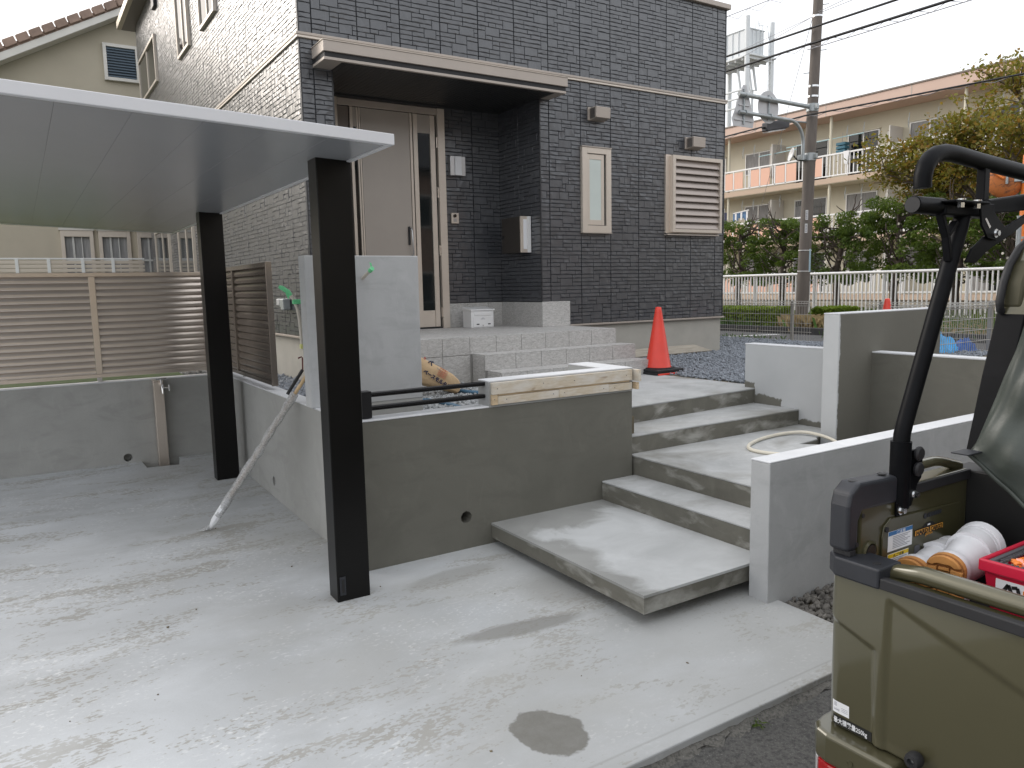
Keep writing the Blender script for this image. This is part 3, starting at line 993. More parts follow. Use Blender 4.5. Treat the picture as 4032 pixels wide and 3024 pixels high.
# belt course
mb = MB()
for a, b_ in ((2.358, 2.37), (2.37, 2.402)):
    pass
MB().box(2.385, 7.36, 2.374, 8.185, 7.404, 2.402).build('belt_course', 'fascia', house, .006)
MB().box(2.39, 7.366, 2.352, 8.18, 7.404, 2.373).build('belt_course', 'bronze_lt', house, .002)
MB().box(2.385, 7.404, 2.374, 2.43, 17.6, 2.402).build('belt_course', 'fascia', house, .006)
MB().box(2.39, 7.404, 2.352, 2.43, 17.6, 2.373).build('belt_course', 'bronze_lt', house, .002)
# drip flashing, foundation
MB().box(5.54, 7.372, -.488, 8.19, 7.41, -.466).build('flashing', 'fascia', house, .003)
MB().box(2.39, 7.372, -.488, 2.7, 7.41, -.466).build('flashing', 'fascia', house, .003)
MB().box(2.392, 7.41, -.488, 2.43, 17.6, -.466).build('flashing', 'fascia', house, .003)
MB().box(2.44, 7.425, -1.3, 8.165, 17.55, -.489).build('foundation', 'foundation', house, .004)
# parapet coping and far eave
MB().box(2.38, 7.345, ZP + .001, 8.21, 7.52, ZP + .065).build('coping', 'fascia', house, .006)
MB().box(8.0, 7.52, ZP + .001, 8.21, 12, ZP + .065).build('coping', 'fascia', house, .006)
mb = MB()
mb.prism([(17.35, 5.70), (19.2, 5.55), (19.2, 5.72), (17.35, 6.3), (7.4, 9.5), (7.4, 9.2)], lambda y, z: (2.30, y, z), lambda y, z: (2.40, y, z)) if False else None
MB().box(2.12, 8.7, 5.275, 2.205, 17.85, 5.42).build('gutter', 'gutter_gold', house, .008)
MB().box(2.205, 8.7, 5.28, 2.5, 17.85, 5.30).build('eave_soffit', 'taupe_dk', house)
MB().prism([(2.16, 5.40), (7.5, 6.6), (7.5, 6.75), (2.16, 5.47)], lambda x, z: (x, 17.9, z), lambda x, z: (x, 8.7, z)).build('roof', 'siding_trim', house)

# entrance canopy
can = MB().box(2.535, 7.07, 2.172, 5.31, 7.40, 2.268).build('canopy', 'fascia', house, .004)
MB().box(2.528, 7.063, 2.268, 5.317, 7.40, 2.276).build('canopy_top', 'bronze_lt', can, .002)
MB().box(2.55, 7.09, 2.125, 5.295, 7.40, 2.172).build('canopy_groove', 'rubber', can)
MB().box(2.54, 7.075, 2.098, 5.29, 7.40, 2.124).build('canopy_lower_strip', 'fascia', can, .003)
MB().box(2.72, 7.11, 2.094, 5.15, 8.285, 2.12).build('soffit', 'dark_soffit', house)
mb = MB()
for k in range(54): mb.box(2.73 + k * .0445, 7.12, 2.0915, 2.73 + k * .0445 + .030, 8.2, 2.0939)
sf = mb.build('soffit_ribs', 'dark_soffit', can)
sf['kind'] = 'stuff'

# entrance door
DY = 8.25
door = thing('entrance_door', None, None, (3.65, DY, -.47))
door.parent = house
door.location = Vector(ORG[door]) - Vector(ORG[house])
def dpart(name, m, b, bv=.002): return box_part(name, m, door, b, bv)
fr = dpart('door_frame', 'bronze_lt', (2.93, DY - .03, -.478, 3.067, DY + .03, 2.065))
dpart('door_frame', 'bronze_lt', (4.27, DY - .04, -.478, 4.362, DY + .03, 2.065))
dpart('door_frame', 'bronze', (3.067, DY - .03, 1.988, 4.27, DY + .03, 2.062))
dpart('door_head', 'siding_trim', (2.93, DY - .05, 2.066, 4.365, DY + .03, 2.092))
dpart('threshold', 'rubber', (3.067, DY - .03, -.479, 4.27, DY + .03, -.466))
dpart('fixed_panel', 'taupe_dk', (3.067, DY, -.46, 3.20, DY + .03, 1.982))
dpart('stile', 'bronze_lt', (3.212, DY - .012, -.46, 3.246, DY + .03, 1.982))
dpart('narrow_glass', 'glass_dark', (3.246, DY + .006, .35, 3.288, DY + .03, 1.775), 0)
dpart('glass_rail', 'taupe', (3.246, DY - .004, 1.776, 3.296, DY + .03, 1.982))
dpart('stile', 'bronze_lt', (3.289, DY - .012, -.46, 3.308, DY + .03, 1.982))
dpart('stile', 'bronze_lt', (3.314, DY - .014, -.46, 3.332, DY + .03, 1.982))
dpart('door_leaf', 'taupe', (3.338, DY - .008, -.46, 3.922, DY + .03, 1.982))
dpart('stile', 'bronze_lt', (3.926, DY - .016, -.46, 3.955, DY + .03, 1.982))
dpart('door_gap', 'rubber', (3.956, DY + .005, -.46, 3.968, DY + .03, 1.982), 0)
dpart('stile', 'bronze_lt', (3.969, DY - .014, -.46, 4.022, DY + .03, 1.982))
dpart('side_glass', 'glass_dark', (4.022, DY + .004, -.265, 4.182, DY + .03, 1.776), 0)
dpart('side_panel', 'taupe', (4.022, DY - .006, 1.777, 4.182, DY + .03, 1.982))
dpart('side_panel', 'bronze_lt', (4.022, DY - .006, -.46, 4.182, DY + .03, -.266))
dpart('stile', 'bronze_lt', (4.183, DY - .014, -.46, 4.245, DY + .03, 1.982))
dpart('door_gap', 'rubber', (4.246, DY + .006, -.46, 4.268, DY + .03, 1.982), 0)
h = MB().box(3.862, DY - .03, .50, 3.884, DY - .008, .71).build('handle_plate', 'rubber', door, .004)
MB().tube([(3.889, DY - .03, .695), (3.892, DY - .055, .66), (3.898, DY - .058, .50), (3.905, DY - .052, .40), (3.906, DY - .012, .375)], .009, 8).build('door_handle', 'silver', door, 0, 60)
for z in (1.62, 1.05, .38, -.35):
    MB().cyl((4.262, DY - .022, z), (4.262, DY - .022, z + .12), .008, n=8).build('hinge', 'bronze', door, 0, 50)

# narrow frosted window
def framed(px, o, i, y, m, name, parent, d=.03, bv=.002):
    """four-sided frame: outer/inner (x0,z0,x1,z1) on the front plane"""
    mb = MB()
    mb.box(o[0], y - d, o[1], i[0], y, o[3]); mb.box(i[2], y - d, o[1], o[2], y, o[3])
    mb.box(i[0], y - d, i[3], i[2], y, o[3]); mb.box(i[0], y - d, o[1], i[2], y, i[1])
    return mb.build(name, m, parent, bv)
win = framed(0, (5.725, .625, 6.165, 1.612), (5.80, .705, 6.088, 1.545), 7.40, 'bronze_lt', 'window', house, .045)
box_part('window_reveal', 'rubber', win, (5.80, 7.375, .705, 6.088, 7.399, 1.545))
framed(0, (5.808, .712, 6.062, 1.538), (5.842, .772, 6.018, 1.478), 7.385, 'bronze_lt', 'sash', win, .018)
box_part('pane', 'glass_frost', win, (5.842, 7.372, .772, 6.018, 7.376, 1.478))
box_part('sill', 'fascia', win, (5.72, 7.345, .612, 6.17, 7.40, .624), .002)
box_part('sill', 'fascia', win, (5.72, 7.345, 1.613, 6.17, 7.40, 1.625), .002)
# louvred window
lw = framed(0, (7.075, .64, 8.06, 1.622), (7.17, .69, 8.01, 1.57), 7.398, 'bronze', 'louvred_window', house, .03)
framed(0, (7.15, .65, 8.05, 1.615), (7.197, .69, 8.01, 1.568), 7.368, 'bronze_lt', 'louvre_frame', lw, .055)
box_part('window_backing', 'taupe_dk', lw, (7.197, 7.375, .69, 8.01, 7.38, 1.568))
for k in range(10):
    z = .695 + k * .0873
    MB().prism([(7.362, z + .092), (7.322, z + .008), (7.322, z), (7.330, z), (7.370, z + .086), (7.370, z + .092)], lambda y, zz: (7.2, y, zz), lambda y, zz: (8.007, y, zz)).build('slat', 'bronze_dk', lw, .0015)
box_part('sill', 'fascia', lw, (7.07, 7.33, .612, 8.02, 7.40, .628), .002)
# vent hoods
for x, z in ((5.84, 1.93), (7.43, 1.72)):
    v = MB().box(x - .005, 7.378, z - .005, x + .245, 7.40, z + .145).build('vent_hood', 'fascia', house, .003)
    MB().prism([(7.26, z + .012), (7.378, z - .004), (7.378, z + .136), (7.27, z + .140), (7.255, z + .132)], lambda y, zz: (x + .02, y, zz), lambda y, zz: (x + .235, y, zz)).build('hood', 'fascia', v, .004)
    mb = MB()
    for k in range(6): mb.box(x + .0165, 7.285 + k * .015, z + .012, x + .0199, 7.292 + k * .015, z + .125)
    g = mb.build('grille', 'rubber', v)
    g['kind'] = 'stuff'
# windows on the left side: (y0, y1, z0, z1, dark shutter fraction)
def side_window(y0, y1, z0, z1):
    mb = MB()
    x, d = 2.42, .05
    t_ = .045
    mb.box(x - d, y0, z0, x, y0 + t_, z1); mb.box(x - d, y1 - t_, z0, x, y1, z1)
    mb.box(x - d, y0 + t_, z1 - t_, x, y1 - t_, z1); mb.box(x - d, y0 + t_, z0, x, y1 - t_, z0 + t_)
    wv = mb.build('window', 'bronze_lt', house, .002)
    ym = (y0 + y1) / 2
    box_part('pane', 'glass_dark', wv, (x - .02, y0 + t_, z0 + t_, x - .015, ym - .015, z1 - t_))
    box_part('pane', 'glass_dark', wv, (x - .03, ym + .015, z0 + t_, x - .025, y1 - t_, z1 - t_))
    box_part('sash', 'bronze_lt', wv, (x - .035, ym - .02, z0 + t_, x - .01, ym + .02, z1 - t_), .002)
    return wv
side_window(15.2, 17.2, 3.72, 4.52)
side_window(12.25, 13.1, 3.55, 4.9)
side_window(10.55, 11.45, 3.52, 4.9)
side_window(15.2, 16.8, -.35, 1.20)
side_window(12.95, 14.25, -.35, 1.20)
MB().box(2.36, 14.85, 4.87, 2.42, 15.1, 5.05).build('vent_hood', 'siding_trim', house, .01)

# fittings on the house that could be lifted off
t = thing('wall_lamp', 'slim wall lamp with pale centre strip on the porch wall by the door', 'lamp', (4.53, 8.25, 1.317))
box_part('lamp_body', 'silver', t, (4.428, 8.215, 1.318, 4.632, 8.28, 1.545), .004)
box_part('lamp_shade', 'sticker', t, (4.485, 8.200, 1.322, 4.572, 8.215, 1.541), .003)
t = thing('intercom', 'small beige intercom with round camera on the porch wall', 'intercom', (4.49, 8.26, .762))
box_part('housing', 'bronze_lt', t, (4.443, 8.25, .762, 4.543, 8.28, .887), .004)
MB().cyl((4.485, 8.236, .852), (4.485, 8.25, .852), .020, n=20).build('camera_eye', 'glass_dark', t, 0, 40)
for k in range(4): box_part('speaker_slot', 'ink_grey', t, (4.468, 8.2485, .785 + k * .009, 4.51, 8.2499, .789 + k * .009))
t = thing('letterbox', 'wall mounted letterbox with bronze side and pale front strip in the porch', 'letterbox', (5.10, 7.82, .39))
box_part('box_body', 'lid_dark', t, (5.0, 7.62, .392, 5.128, 8.02, .81), .006)
box_part('front_frame', 'bronze_lt', t, (5.0, 7.600, .392, 5.135, 7.62, .81), .003)
box_part('front_strip', 'sticker', t, (5.035, 7.594, .43, 5.085, 7.60, .775), .002)
box_part('side_plate', 'white_metal', t, (5.088, 7.590, .392, 5.138, 7.60, .81), .002)
MB().cyl((4.994, 7.985, .585), (5.0, 7.985, .585), .018, n=12).build('lock', 'rubber', t, 0, 40)
t = thing('outlet_box', 'grey weatherproof outlet on the left house wall behind the taped conduit', 'outlet', (2.40, 8.2, -.2))
MB().prism([(8.34, -.08), (8.34, -.15), (8.20, -.17), (8.20, -.20), (8.10, -.20), (8.10, -.08)], lambda y, z: (2.33, y, z), lambda y, z: (2.41, y, z)).build('outlet_cover', 'galv', t, .01)
MB().box(2.335, 8.22, -.15, 2.325, 8.33, -.085).build('outlet_face', 'signback', t, .004)

# ------------------------------------------------------------------ tiled porch
porch = thing('porch_steps', 'grey tiled porch with two steps below the entrance door', 'porch', (4.2, 7.0, -.95))
MB().box(2.77, 6.54, -1.2, 5.525, 8.29, -.492).build('porch_core', 'grout', porch)
MB().box(3.71, 6.31, -1.2, 5.60, 6.545, -.657).build('porch_core', 'grout', porch)
MB().box(3.74, 6.06, -1.2, 5.63, 6.315, -.81).build('porch_core', 'grout', porch)
TM = {}
def tile(parent, x0, y0, z0, x1, y1, z1):
    d = (round(x1 - x0, 3), round(y1 - y0, 3), round(z1 - z0, 3))
    if d not in TM: TM[d] = MB().box(0, 0, 0, *d).mesh('tile', M['tile'])
    o = link('tile', TM[d], parent, (x0, y0, z0), .0015, 1)
def tile_row(parent, xs, y0, y1, z0, z1):
    for a, b_ in zip(xs[:-1], xs[1:]): tile(parent, a + .002, y0, z0, b_ - .002, y1, z1)
XS = [2.77, 3.072, 3.374, 3.676, 3.978, 4.28, 4.582, 4.884, 5.186, 5.525]
ys = [6.53, 6.83, 7.13, 7.43, 7.73, 8.03, 8.28]
for a, b_ in zip(ys[:-1], ys[1:]):
    tile_row(porch, XS, a + .002, b_ - .002, -.490, -.480)
tile_row(porch, XS, 6.530, 6.540, -.655, -.4905)
tile_row(porch, XS[:4], 6.530, 6.540, -.958, -.660)
X2 = [3.705, 4.06, 4.365, 4.675, 4.98, 5.29, 5.605]
tile_row(porch, X2, 6.302, 6.525, -.655, -.645)
tile_row(porch, X2, 6.300, 6.31, -.800, -.656)
X3 = [3.735, 4.03, 4.335, 4.64, 4.945, 5.25, 5.635]
tile_row(porch, X3, 6.052, 6.297, -.808, -.798)
tile_row(porch, X3, 6.050, 6.06, -.95, -.809)
for z0, z1, y0, y1, x in ((-.955, -.656, 6.315, 6.528, 3.70), (-.955, -.81, 6.065, 6.30, 3.73)):
    tile(porch, x, y0, z0, x + .01, y1, z1)
for z0, z1, y0, y1, x in ((-.955, -.492, 6.535, 7.39, 5.526), (-.955, -.656, 6.305, 6.53, 5.605), (-.955, -.81, 6.055, 6.30, 5.635)):
    tile(porch, x, y0, z0, x + .01, y1, z1)
# skirting tiles up the porch walls
for a, b_ in ((4.37, 4.63), (4.634, 4.93), (4.934, 5.135)): tile(porch, a, 8.262, -.479, b_, 8.274, -.192)
for a, b_ in ((7.385, 7.66), (7.664, 7.965), (7.969, 8.26)): tile(porch, 5.133, a, -.479, 5.145, b_, -.192)
tile(porch, 5.133, 7.371, -.479, 5.535, 7.383, -.186)

# parcel box on the porch
t = thing('parcel_box', 'white metal postbox standing on the porch floor against the skirting', 'postbox', (4.66, 7.93, -.48))
PX, PY = 4.50, 7.91
box_part('box_body', 'white_metal', t, (4.475, 7.90, -.479, 4.785, 8.10, -.275), .004)
MB().prism([(7.885, -.275), (8.105, -.275), (8.105, -.235), (7.89, -.262)], lambda y, z: (4.465, y, z), lambda y, z: (4.795, y, z)).build('lid', 'white_metal', t, .003)
box_part('flap', 'white_metal', t, (4.52, 7.893, -.335, 4.745, 7.90, -.30), .002)
box_part('door_panel', 'white_metal', t, (4.50, 7.894, -.468, 4.765, 7.90, -.352), .002)
for x in (4.545, 4.70): box_part('slot', 'ink_black', t, (x, 7.892, -.445, x + .036, 7.894, -.432), .0005)
text('POST', .014, 'ink_grey', t, (4.632, 7.8925, -.372), (1, 0, 0), (0, 0, 1), align='CENTER')
box_part('print_line', 'ink_grey', t, (4.60, 7.8935, -.380, 4.664, 7.8939, -.376))
MB().cyl((4.63, 7.885, -.452), (4.63, 7.894, -.452), .007, n=10).build('lock', 'chrome', t, 0, 40)

# ------------------------------------------------------------------ carport
t = thing('carport', 'flat carport with silver edged roof on two broad black posts', 'carport', (1.36, 5.2, -1.6))
RX0, RX1, RY0, RY1 = -.95, 1.455, 3.21, 8.95
def rz(x): return .628 + .041 * (1.455 - x)
def roof_box(x0, y0, x1, y1, a, b, name, m, bv=.003, parent=None):
    mb = MB()
    mb.prism([(x0, rz(x0) + a), (x1, rz(x1) + a), (x1, rz(x1) + b), (x0, rz(x0) + b)], lambda x, z: (x, y1, z), lambda x, z: (x, y0, z))
    return mb.build(name, m, parent or t, bv)
roof_box(RX0, RY0, RX1, RY0 + .03, 0, .048, 'roof_fascia', 'roof_edge')
roof_box(RX0, RY1 - .03, RX1, RY1, 0, .048, 'roof_fascia', 'roof_edge')
roof_box(RX1 - .025, RY0 + .03, RX1, RY1 - .03, 0, .048, 'roof_fascia', 'roof_edge')
roof_box(RX0, RY0 + .03, RX0 + .025, RY1 - .03, 0, .048, 'roof_fascia', 'roof_edge')
PW = .2525
k = 0
x = RX1 - .026
while x > RX0 + .03:
    x2 = max(x - PW, RX0 + .026)
    roof_box(x2 + .0003, RY0 + .031, x - .0003, RY1 - .031, .006, .030, 'roof_panel', 'roof_under', .0012)
    x = x2
for yf in (3.735, 6.61):
    g0 = gz(yf) - .06
    p_ = MB().box(1.272, yf, g0, 1.452, yf + .125, rz(1.36) + .02).build('post', 'post_black', t, .004)
    MB().box(1.2705, yf - .0015, gz(yf) - .02, 1.4535, yf + .1265, gz(yf) + .012).build('post_base', 'rubber', p_, .002) if False else None
    if yf < 4:
        box_part('outlet_frame', 'plastic_dk', p_, (1.285, yf - .007, gz(yf) + .035, 1.317, yf - .0005, gz(yf) + .135), .002)
        box_part('outlet_slot', 'ink_black', p_, (1.294, yf - .009, gz(yf) + .05, 1.308, yf - .0075, gz(yf) + .12))
# ------------------------------------------------------------------ louvre fences
def louvre_fence(name, label, org, A, B, z0, z1, posts, n, first_joint=None, cat='fence', bz='bronze'):
    """A, B: plan end points seen from the front (left to right)"""
    t = thing(name, label, cat, org, 'bronze louvre fences')
    A, B = Vector((*A, 0)), Vector((*B, 0))
    d = (B - A).normalized()
    nrm = Vector((d.y, -d.x, 0))                  # towards the viewer's side
    L = (B - A).length
    P = lambda s, o, z: tuple(A + d * s + nrm * o + Vector((0, 0, z)))
    def bx(nm, m, s0, s1, o0, o1, za, zb, bv=.002):
        return MB().prism([(s0, o0), (s1, o0), (s1, o1), (s0, o1)], lambda s, o: P(s, o, zb), lambda s, o: P(s, o, za)).build(nm, m, t, bv)
    bx('top_rail', bz, 0, L, -.012, .030, z1 - .035, z1)
    bx('bottom_rail', bz, 0, L, -.010, .026, z0, z0 + .032)
    for s in posts: bx('mullion', bz, s - .025, s + .025, -.006, .034, z0 + .033, z1 - .036)
    bx('end_cap', bz, -.02, -.001, -.014, .032, z0 - .002, z1 + .002)
    bx('end_cap', bz, L + .001, L + .02, -.014, .032, z0 - .002, z1 + .002)
    cuts = [0] + list(posts) + [L]
    step_ = (z1 - z0 - .067) / n
    for a, b in zip(cuts[:-1], cuts[1:]):
        a2 = a + (.026 if a else 0)
        b2 = b - (.026 if b < L else 0)
        for k in range(n):
            z = z0 + .033 + k * step_
            prof = [(.004, z), (.021, z + .002), (.025, z + step_ * .30), (.022, z + step_ * .62), (.010, z + step_ * .93), (.001, z + step_ * 1.12), (-.004, z + step_ * 1.12), (-.002, z)]
            MB().prism(prof, lambda o, zz: P(a2 + .001, o, zz), lambda o, zz: P(b2 - .001, o, zz)).build('slat', bz, t, 0, 50)
    for s in posts:
        bx('leg', 'silver', s - .02, s + .02, -.03, -.012, z0 - .06, z1 - .05, .002)
    return t
louvre_fence('louvre_fence', 'long bronze louvre fence on top of the rear wall', (-1, 7.8, -.775), (-4.5, 7.79), (1.475, 7.79), -.738, .196, [.9, 2.9, 4.95 - .0 + .107], 15)
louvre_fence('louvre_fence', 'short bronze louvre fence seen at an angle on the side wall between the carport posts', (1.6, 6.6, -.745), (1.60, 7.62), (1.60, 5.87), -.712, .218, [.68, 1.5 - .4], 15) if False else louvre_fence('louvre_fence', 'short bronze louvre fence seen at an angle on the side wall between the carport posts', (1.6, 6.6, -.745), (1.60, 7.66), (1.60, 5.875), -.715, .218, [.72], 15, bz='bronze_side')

# ------------------------------------------------------------------ water tap post
t = thing('tap_post', 'slim bronze standpipe with chrome tap on its top against the rear wall', 'tap', (1.01, 7.65, -1.6))
MB().box(.967, 7.60, -1.606, 1.052, 7.69, -.792).build('post', 'bronze', t, .004)
MB().box(.964, 7.597, -.792, 1.055, 7.693, -.780).build('post_top', 'bronze_lt', t, .003)
tp = MB().tube([(1.03, 7.64, -.82), (1.03, 7.56, -.82), (1.03, 7.525, -.828), (1.03, 7.515, -.86), (1.03, 7.512, -.905)], [.012, .013, .013, .011, .010], 10).build('tap', 'chrome', t, 0, 50)
MB().tube([(1.03, 7.565, -.815), (1.03, 7.565, -.775)], .008, 8).build('tap_stem', 'chrome', tp, 0, 50)
MB().tube([(.985, 7.565, -.772), (1.075, 7.565, -.772)], [.007, .009], 8).build('tap_handle', 'chrome', tp, 0, 50)
MB().tube([(1.03, 7.545, -.85), (1.085, 7.54, -.852)], .008, 8).build('tap_spindle', 'chrome', tp, 0, 50)
MB().tube([(1.09, 7.54, -.825), (1.09, 7.54, -.88)], [.008, .008], 8).build('tap_handle', 'chrome', tp, 0, 50)

# ------------------------------------------------------------------ leaning tools in clear wrap
t = thing('wrapped_tools', 'long wooden pole in crinkled clear plastic leaning on the grey wall', 'pole', (.955, 5.33, -1.587))
p0, p1 = Vector((.955, 5.335, -1.580)), Vector((1.592, 5.06, -.555))
MB().tube([p0.lerp(p1, .05), p1], .012, 8).build('pole', 'wood_handle', t, 0, 50)
pts = [p0.lerp(p1, k / 24) + Vector((random.uniform(-.004, .004), random.uniform(-.004, .004), 0)) for k in range(2, 22)]
MB().tube(pts, [.025 + random.uniform(-.005, .007) for _ in pts], 9, False).build('wrap', 'wrap', t, 0, 50)
MB().tube([p0.lerp(p1, k / 20) for k in range(0, 5)], [.010, .026, .027, .026, .024], 9, False).build('wrap_end', 'sticker', t, 0, 30)
V = []
for i in range(7):
    a = i / 6 * 2 * pi
    V.append((p0.x - .035 + .04 * cos(a) * random.uniform(.6, 1.1), p0.y - .02 + .035 * sin(a) * random.uniform(.6, 1.1), -1.583 + random.uniform(0, .014)))
MB().add([(p0.x, p0.y, p0.z + .03)] + V, [(0, i, i % 7 + 1) for i in range(1, 8)]).build('wrap_tail', 'wrap', t)
t = thing('pry_bar', 'black pry bar with dark red hooked tip beside the wrapped pole', 'pry bar', (1.5, 5.1, -.64))
MB().tube([(1.47, 5.13, -.69), (1.575, 5.105, -.53)], .011, 8).build('grip', 'rubber', t, 0, 50)
MB().tube([(1.575, 5.105, -.53), (1.578, 5.105, -.45), (1.572, 5.105, -.442), (1.548, 5.105, -.450)], .005, 6).build('hook', mat('dark_red_steel', (.10, .012, .015), .5), t, 0, 50)

# ------------------------------------------------------------------ conduits
t = thing('conduit_stub', 'short beige conduit with green taped end sticking out of the tall pale wall', 'conduit', (1.893, 4.75, .07))
MB().tube([(1.893, 4.76, .070), (1.897, 4.69, .098), (1.901, 4.635, .120)], .011, 10).build('conduit', 'conduit', t, 0, 50)
MB().tube([(1.900, 4.645, .116), (1.903, 4.612, .130)], .0145, 10).build('tape', 'tape', t, 0, 50)
MB().add([(1.898, 4.625, .140), (1.906, 4.62, .138), (1.904, 4.625, .165), (1.893, 4.63, .170)], [(0, 1, 2, 3)]).build('tape_flap', 'tape', t)
t = thing('bent_conduit', 'bent beige conduit with two green tapes behind the tall pale wall', 'conduit', (1.53, 4.95, -.93))
cp = [(1.64, 4.95, -.93), (1.61, 4.95, -.60), (1.545, 4.95, -.42), (1.530, 4.95, -.327), (1.525, 4.95, -.189), (1.515, 4.95, -.118), (1.492, 4.95, -.052), (1.459, 4.95, -.004), (1.420, 4.95, .022)]
MB().tube(cp, .010, 10).build('conduit', 'conduit', t, 0, 60)
MB().tube([(1.476, 4.95, -.027), (1.459, 4.95, -.004), (1.420, 4.95, .022), (1.405, 4.948, .028)], [.0135, .015, .0145, .010], 10).build('tape', 'tape', t, 0, 50)
MB().add([(1.44, 4.942, -.01), (1.466, 4.942, -.02), (1.462, 4.94, -.055), (1.45, 4.94, -.04)], [(0, 1, 2, 3)]).build('tape_flap', 'tape', t)
MB().box(1.485, 4.936, -.085, 1.56, 4.96, -.055).build('tape', 'tape', t, .004)
MB().box(1.520, 4.936, -.375, 1.534, 4.965, -.345).build('yellow_tag', mat('yellow_tag', (.65, .66, .25), .6), t, .001)

# ------------------------------------------------------------------ black double rail beside the front post
t = thing('guard_rail', 'two black flat bars from the front post to the planter block', 'rail', (2.0, 4.115, -.735))
MB().box(1.588, 4.085, -.732, 1.648, 4.145, -.577).build('bracket', 'rail_black', t, .002)
for z in (-.612, -.690):
    r_ = MB().prism([(4.092, z), (4.138, z), (4.138, z + .024), (4.092, z + .024)], lambda y, zz: (1.649, y, zz), lambda y, zz: (2.404, y, zz)).build('rail', 'rail_black', t, .002)
    MB().box(1.65, 4.0885, z + .008, 2.404, 4.0918, z + .013).build('rail_groove', 'post_black', r_)

# ------------------------------------------------------------------ formwork boards
def plank(label, b, m='wood_form', nails=(), group='boards nailed to the planter wall'):
    c = ((b[0] + b[3]) / 2, (b[1] + b[4]) / 2, b[2])
    o = MB().box(*b).build('formwork_board', m, None, .0015, 0, c, 1)
    tag(o, label, 'board', group)
    for x, z in nails:
        MB().cyl((x, b[1] - .0008, z), (x, b[1] - .0001, z), .0034, n=10).build('nail', 'lampgrey', o, 0, 0)
    return o
plank('long pale upper board nailed across the planter wall', (2.417, 4.024, -.664, 3.555, 4.0485, -.590), nails=((2.452, -.628), (3.50, -.628), (3.05, -.626), (2.80, -.622)))
plank('small upright board end at the left below the long board', (2.415, 4.026, -.729, 2.455, 4.0485, -.666), 'wood_raw', ((2.432, -.695),))
plank('lower left board with a straight grain under the long board', (2.457, 4.027, -.728, 2.925, 4.0485, -.677), nails=((2.52, -.70), (2.88, -.70)))
plank('lower middle board with a brown knot under the long board', (2.927, 4.027, -.729, 3.347, 4.0485, -.676), nails=((2.97, -.70), (3.30, -.702)))
plank('shortest lower right board under the long board', (3.349, 4.029, -.731, 3.556, 4.0485, -.680), nails=((3.40, -.705),))
plank('thin board filling the gap between upper and lower boards', (2.462, 4.036, -.6755, 3.54, 4.0485, -.6655), 'wood_raw')
plank('upper board turning the corner at the right end of the planter', (3.579, 3.985, -.672, 3.602, 4.30, -.592))
plank('lower board turning the corner at the right end of the planter', (3.579, 4.005, -.730, 3.600, 4.28, -.682), 'wood_raw')

# plank leaning on the foundation
t = MB().prism([(6.42, 0), (7.86, 0), (7.62, 1), (6.45, 1)], lambda x, k: (x, 7.30 + k * .10, -.935 + k * .09), lambda x, k: (x, 7.285 + k * .10, -.915 + k * .09)).build('plank', 'wood_grey', None, .002, 0, (7.1, 7.3, -.93))
tag(t, 'loose grey plank lying along the foundation behind the red cone', 'plank')

# ------------------------------------------------------------------ traffic cones
def cone(x, y, z, label, rot=0, spots=False):
    t = thing('traffic_cone', label, 'cone', (x, y, z), 'red traffic cones')
    MB().lathe([(.135, .058), (.138, .070), (.132, .080), (.035, .672), (.033, .690), (.026, .700), (.010, .704), (.001, .704)], (x, y, z), 32).build('cone', 'cone_red', t, 0, 40)
    b = MB().box(x - .19, y - .19, z + .028, x + .19, y + .19, z + .056).build('rubber_base', 'rubber', t, .008)
    MB().lathe([(.165, .056), (.165, .064), (.145, .068), (.14, .056)], (x, y, z), 32).build('base_ring', 'rubber', b, 0, 40)
    MB().box(x - .195, y - .185, z + .001, x + .195, y + .2, z + .027).build('lower_base', 'rubber', t, .006)
    MB().box(x - .18, y - .2, z + .0, x + .2, y - .186, z + .018).build('base_flange', 'cone_red', t, .003)
    if spots: MB().add([(x - .1, y - .03, z + .5), (x - .085, y - .055, z + .5), (x - .075, y - .05, z + .55), (x - .09, y - .025, z + .55)], [(0, 1, 2, 3)]).build('tape_patch', 'sticker', t)
    return t
cone(5.69, 6.03, -.95, 'red traffic cone with black base by the porch steps')
cone(9.4, 5.75, -.955, 'red cone peeking over the tall right hand wall', spots=True)

# ------------------------------------------------------------------ hoses
def hose(label, pts, r, m, n=8, closed=False):
    P = [Vector(p) for p in pts]
    fine = []
    N = len(P)
    rng = range(N if closed else N - 1)
    for i in rng:
        a, b, c, d = (P[(i - 1) % N] if closed or i else P[i]), P[i], P[(i + 1) % N], (P[(i + 2) % N] if closed or i + 2 < N else P[(i + 1) % N])
        for k in range(7):
            u = k / 7
            fine.append(.5 * ((2 * b) + (c - a) * u + (2 * a - 5 * b + 4 * c - d) * u * u + (3 * b - a - 3 * c + d) * u ** 3))
    if not closed: fine.append(P[-1])
    o = MB().tube(fine, r, n, True, closed).build('hose', m, None, 0, 70, tuple(P[0]))
    return tag(o, label, 'hose')
zp = -1.200
hose('cream garden hose looped on the middle platform of the steps', [(4.9, 3.02, zp), (4.6, 3.22, zp), (4.40, 3.40, zp), (4.335, 3.56, zp), (4.37, 3.68, zp), (4.50, 3.78, zp), (4.75, 3.86, zp + .002), (5.02, 3.87, zp + .004), (5.14, 3.76, zp + .012), (5.10, 3.52, zp), (5.02, 3.3, -1.25), (4.95, 3.05, -1.21)], .0135, 'hose')
hose('blue hose end on the gravel by the paper bag', [(2.55, 5.75, -.925), (2.76, 5.68, -.92), (2.81, 5.45, -.92), (2.825, 5.25, -.925), (2.80, 5.0, -.93)], .017, 'hose_blue')
hose('dark blue hose crossing behind the paper bag', [(3.22, 6.1, -.925), (3.27, 5.97, -.92), (3.30, 5.85, -.92), (3.42, 5.65, -.925)], .018, 'hose_blue')
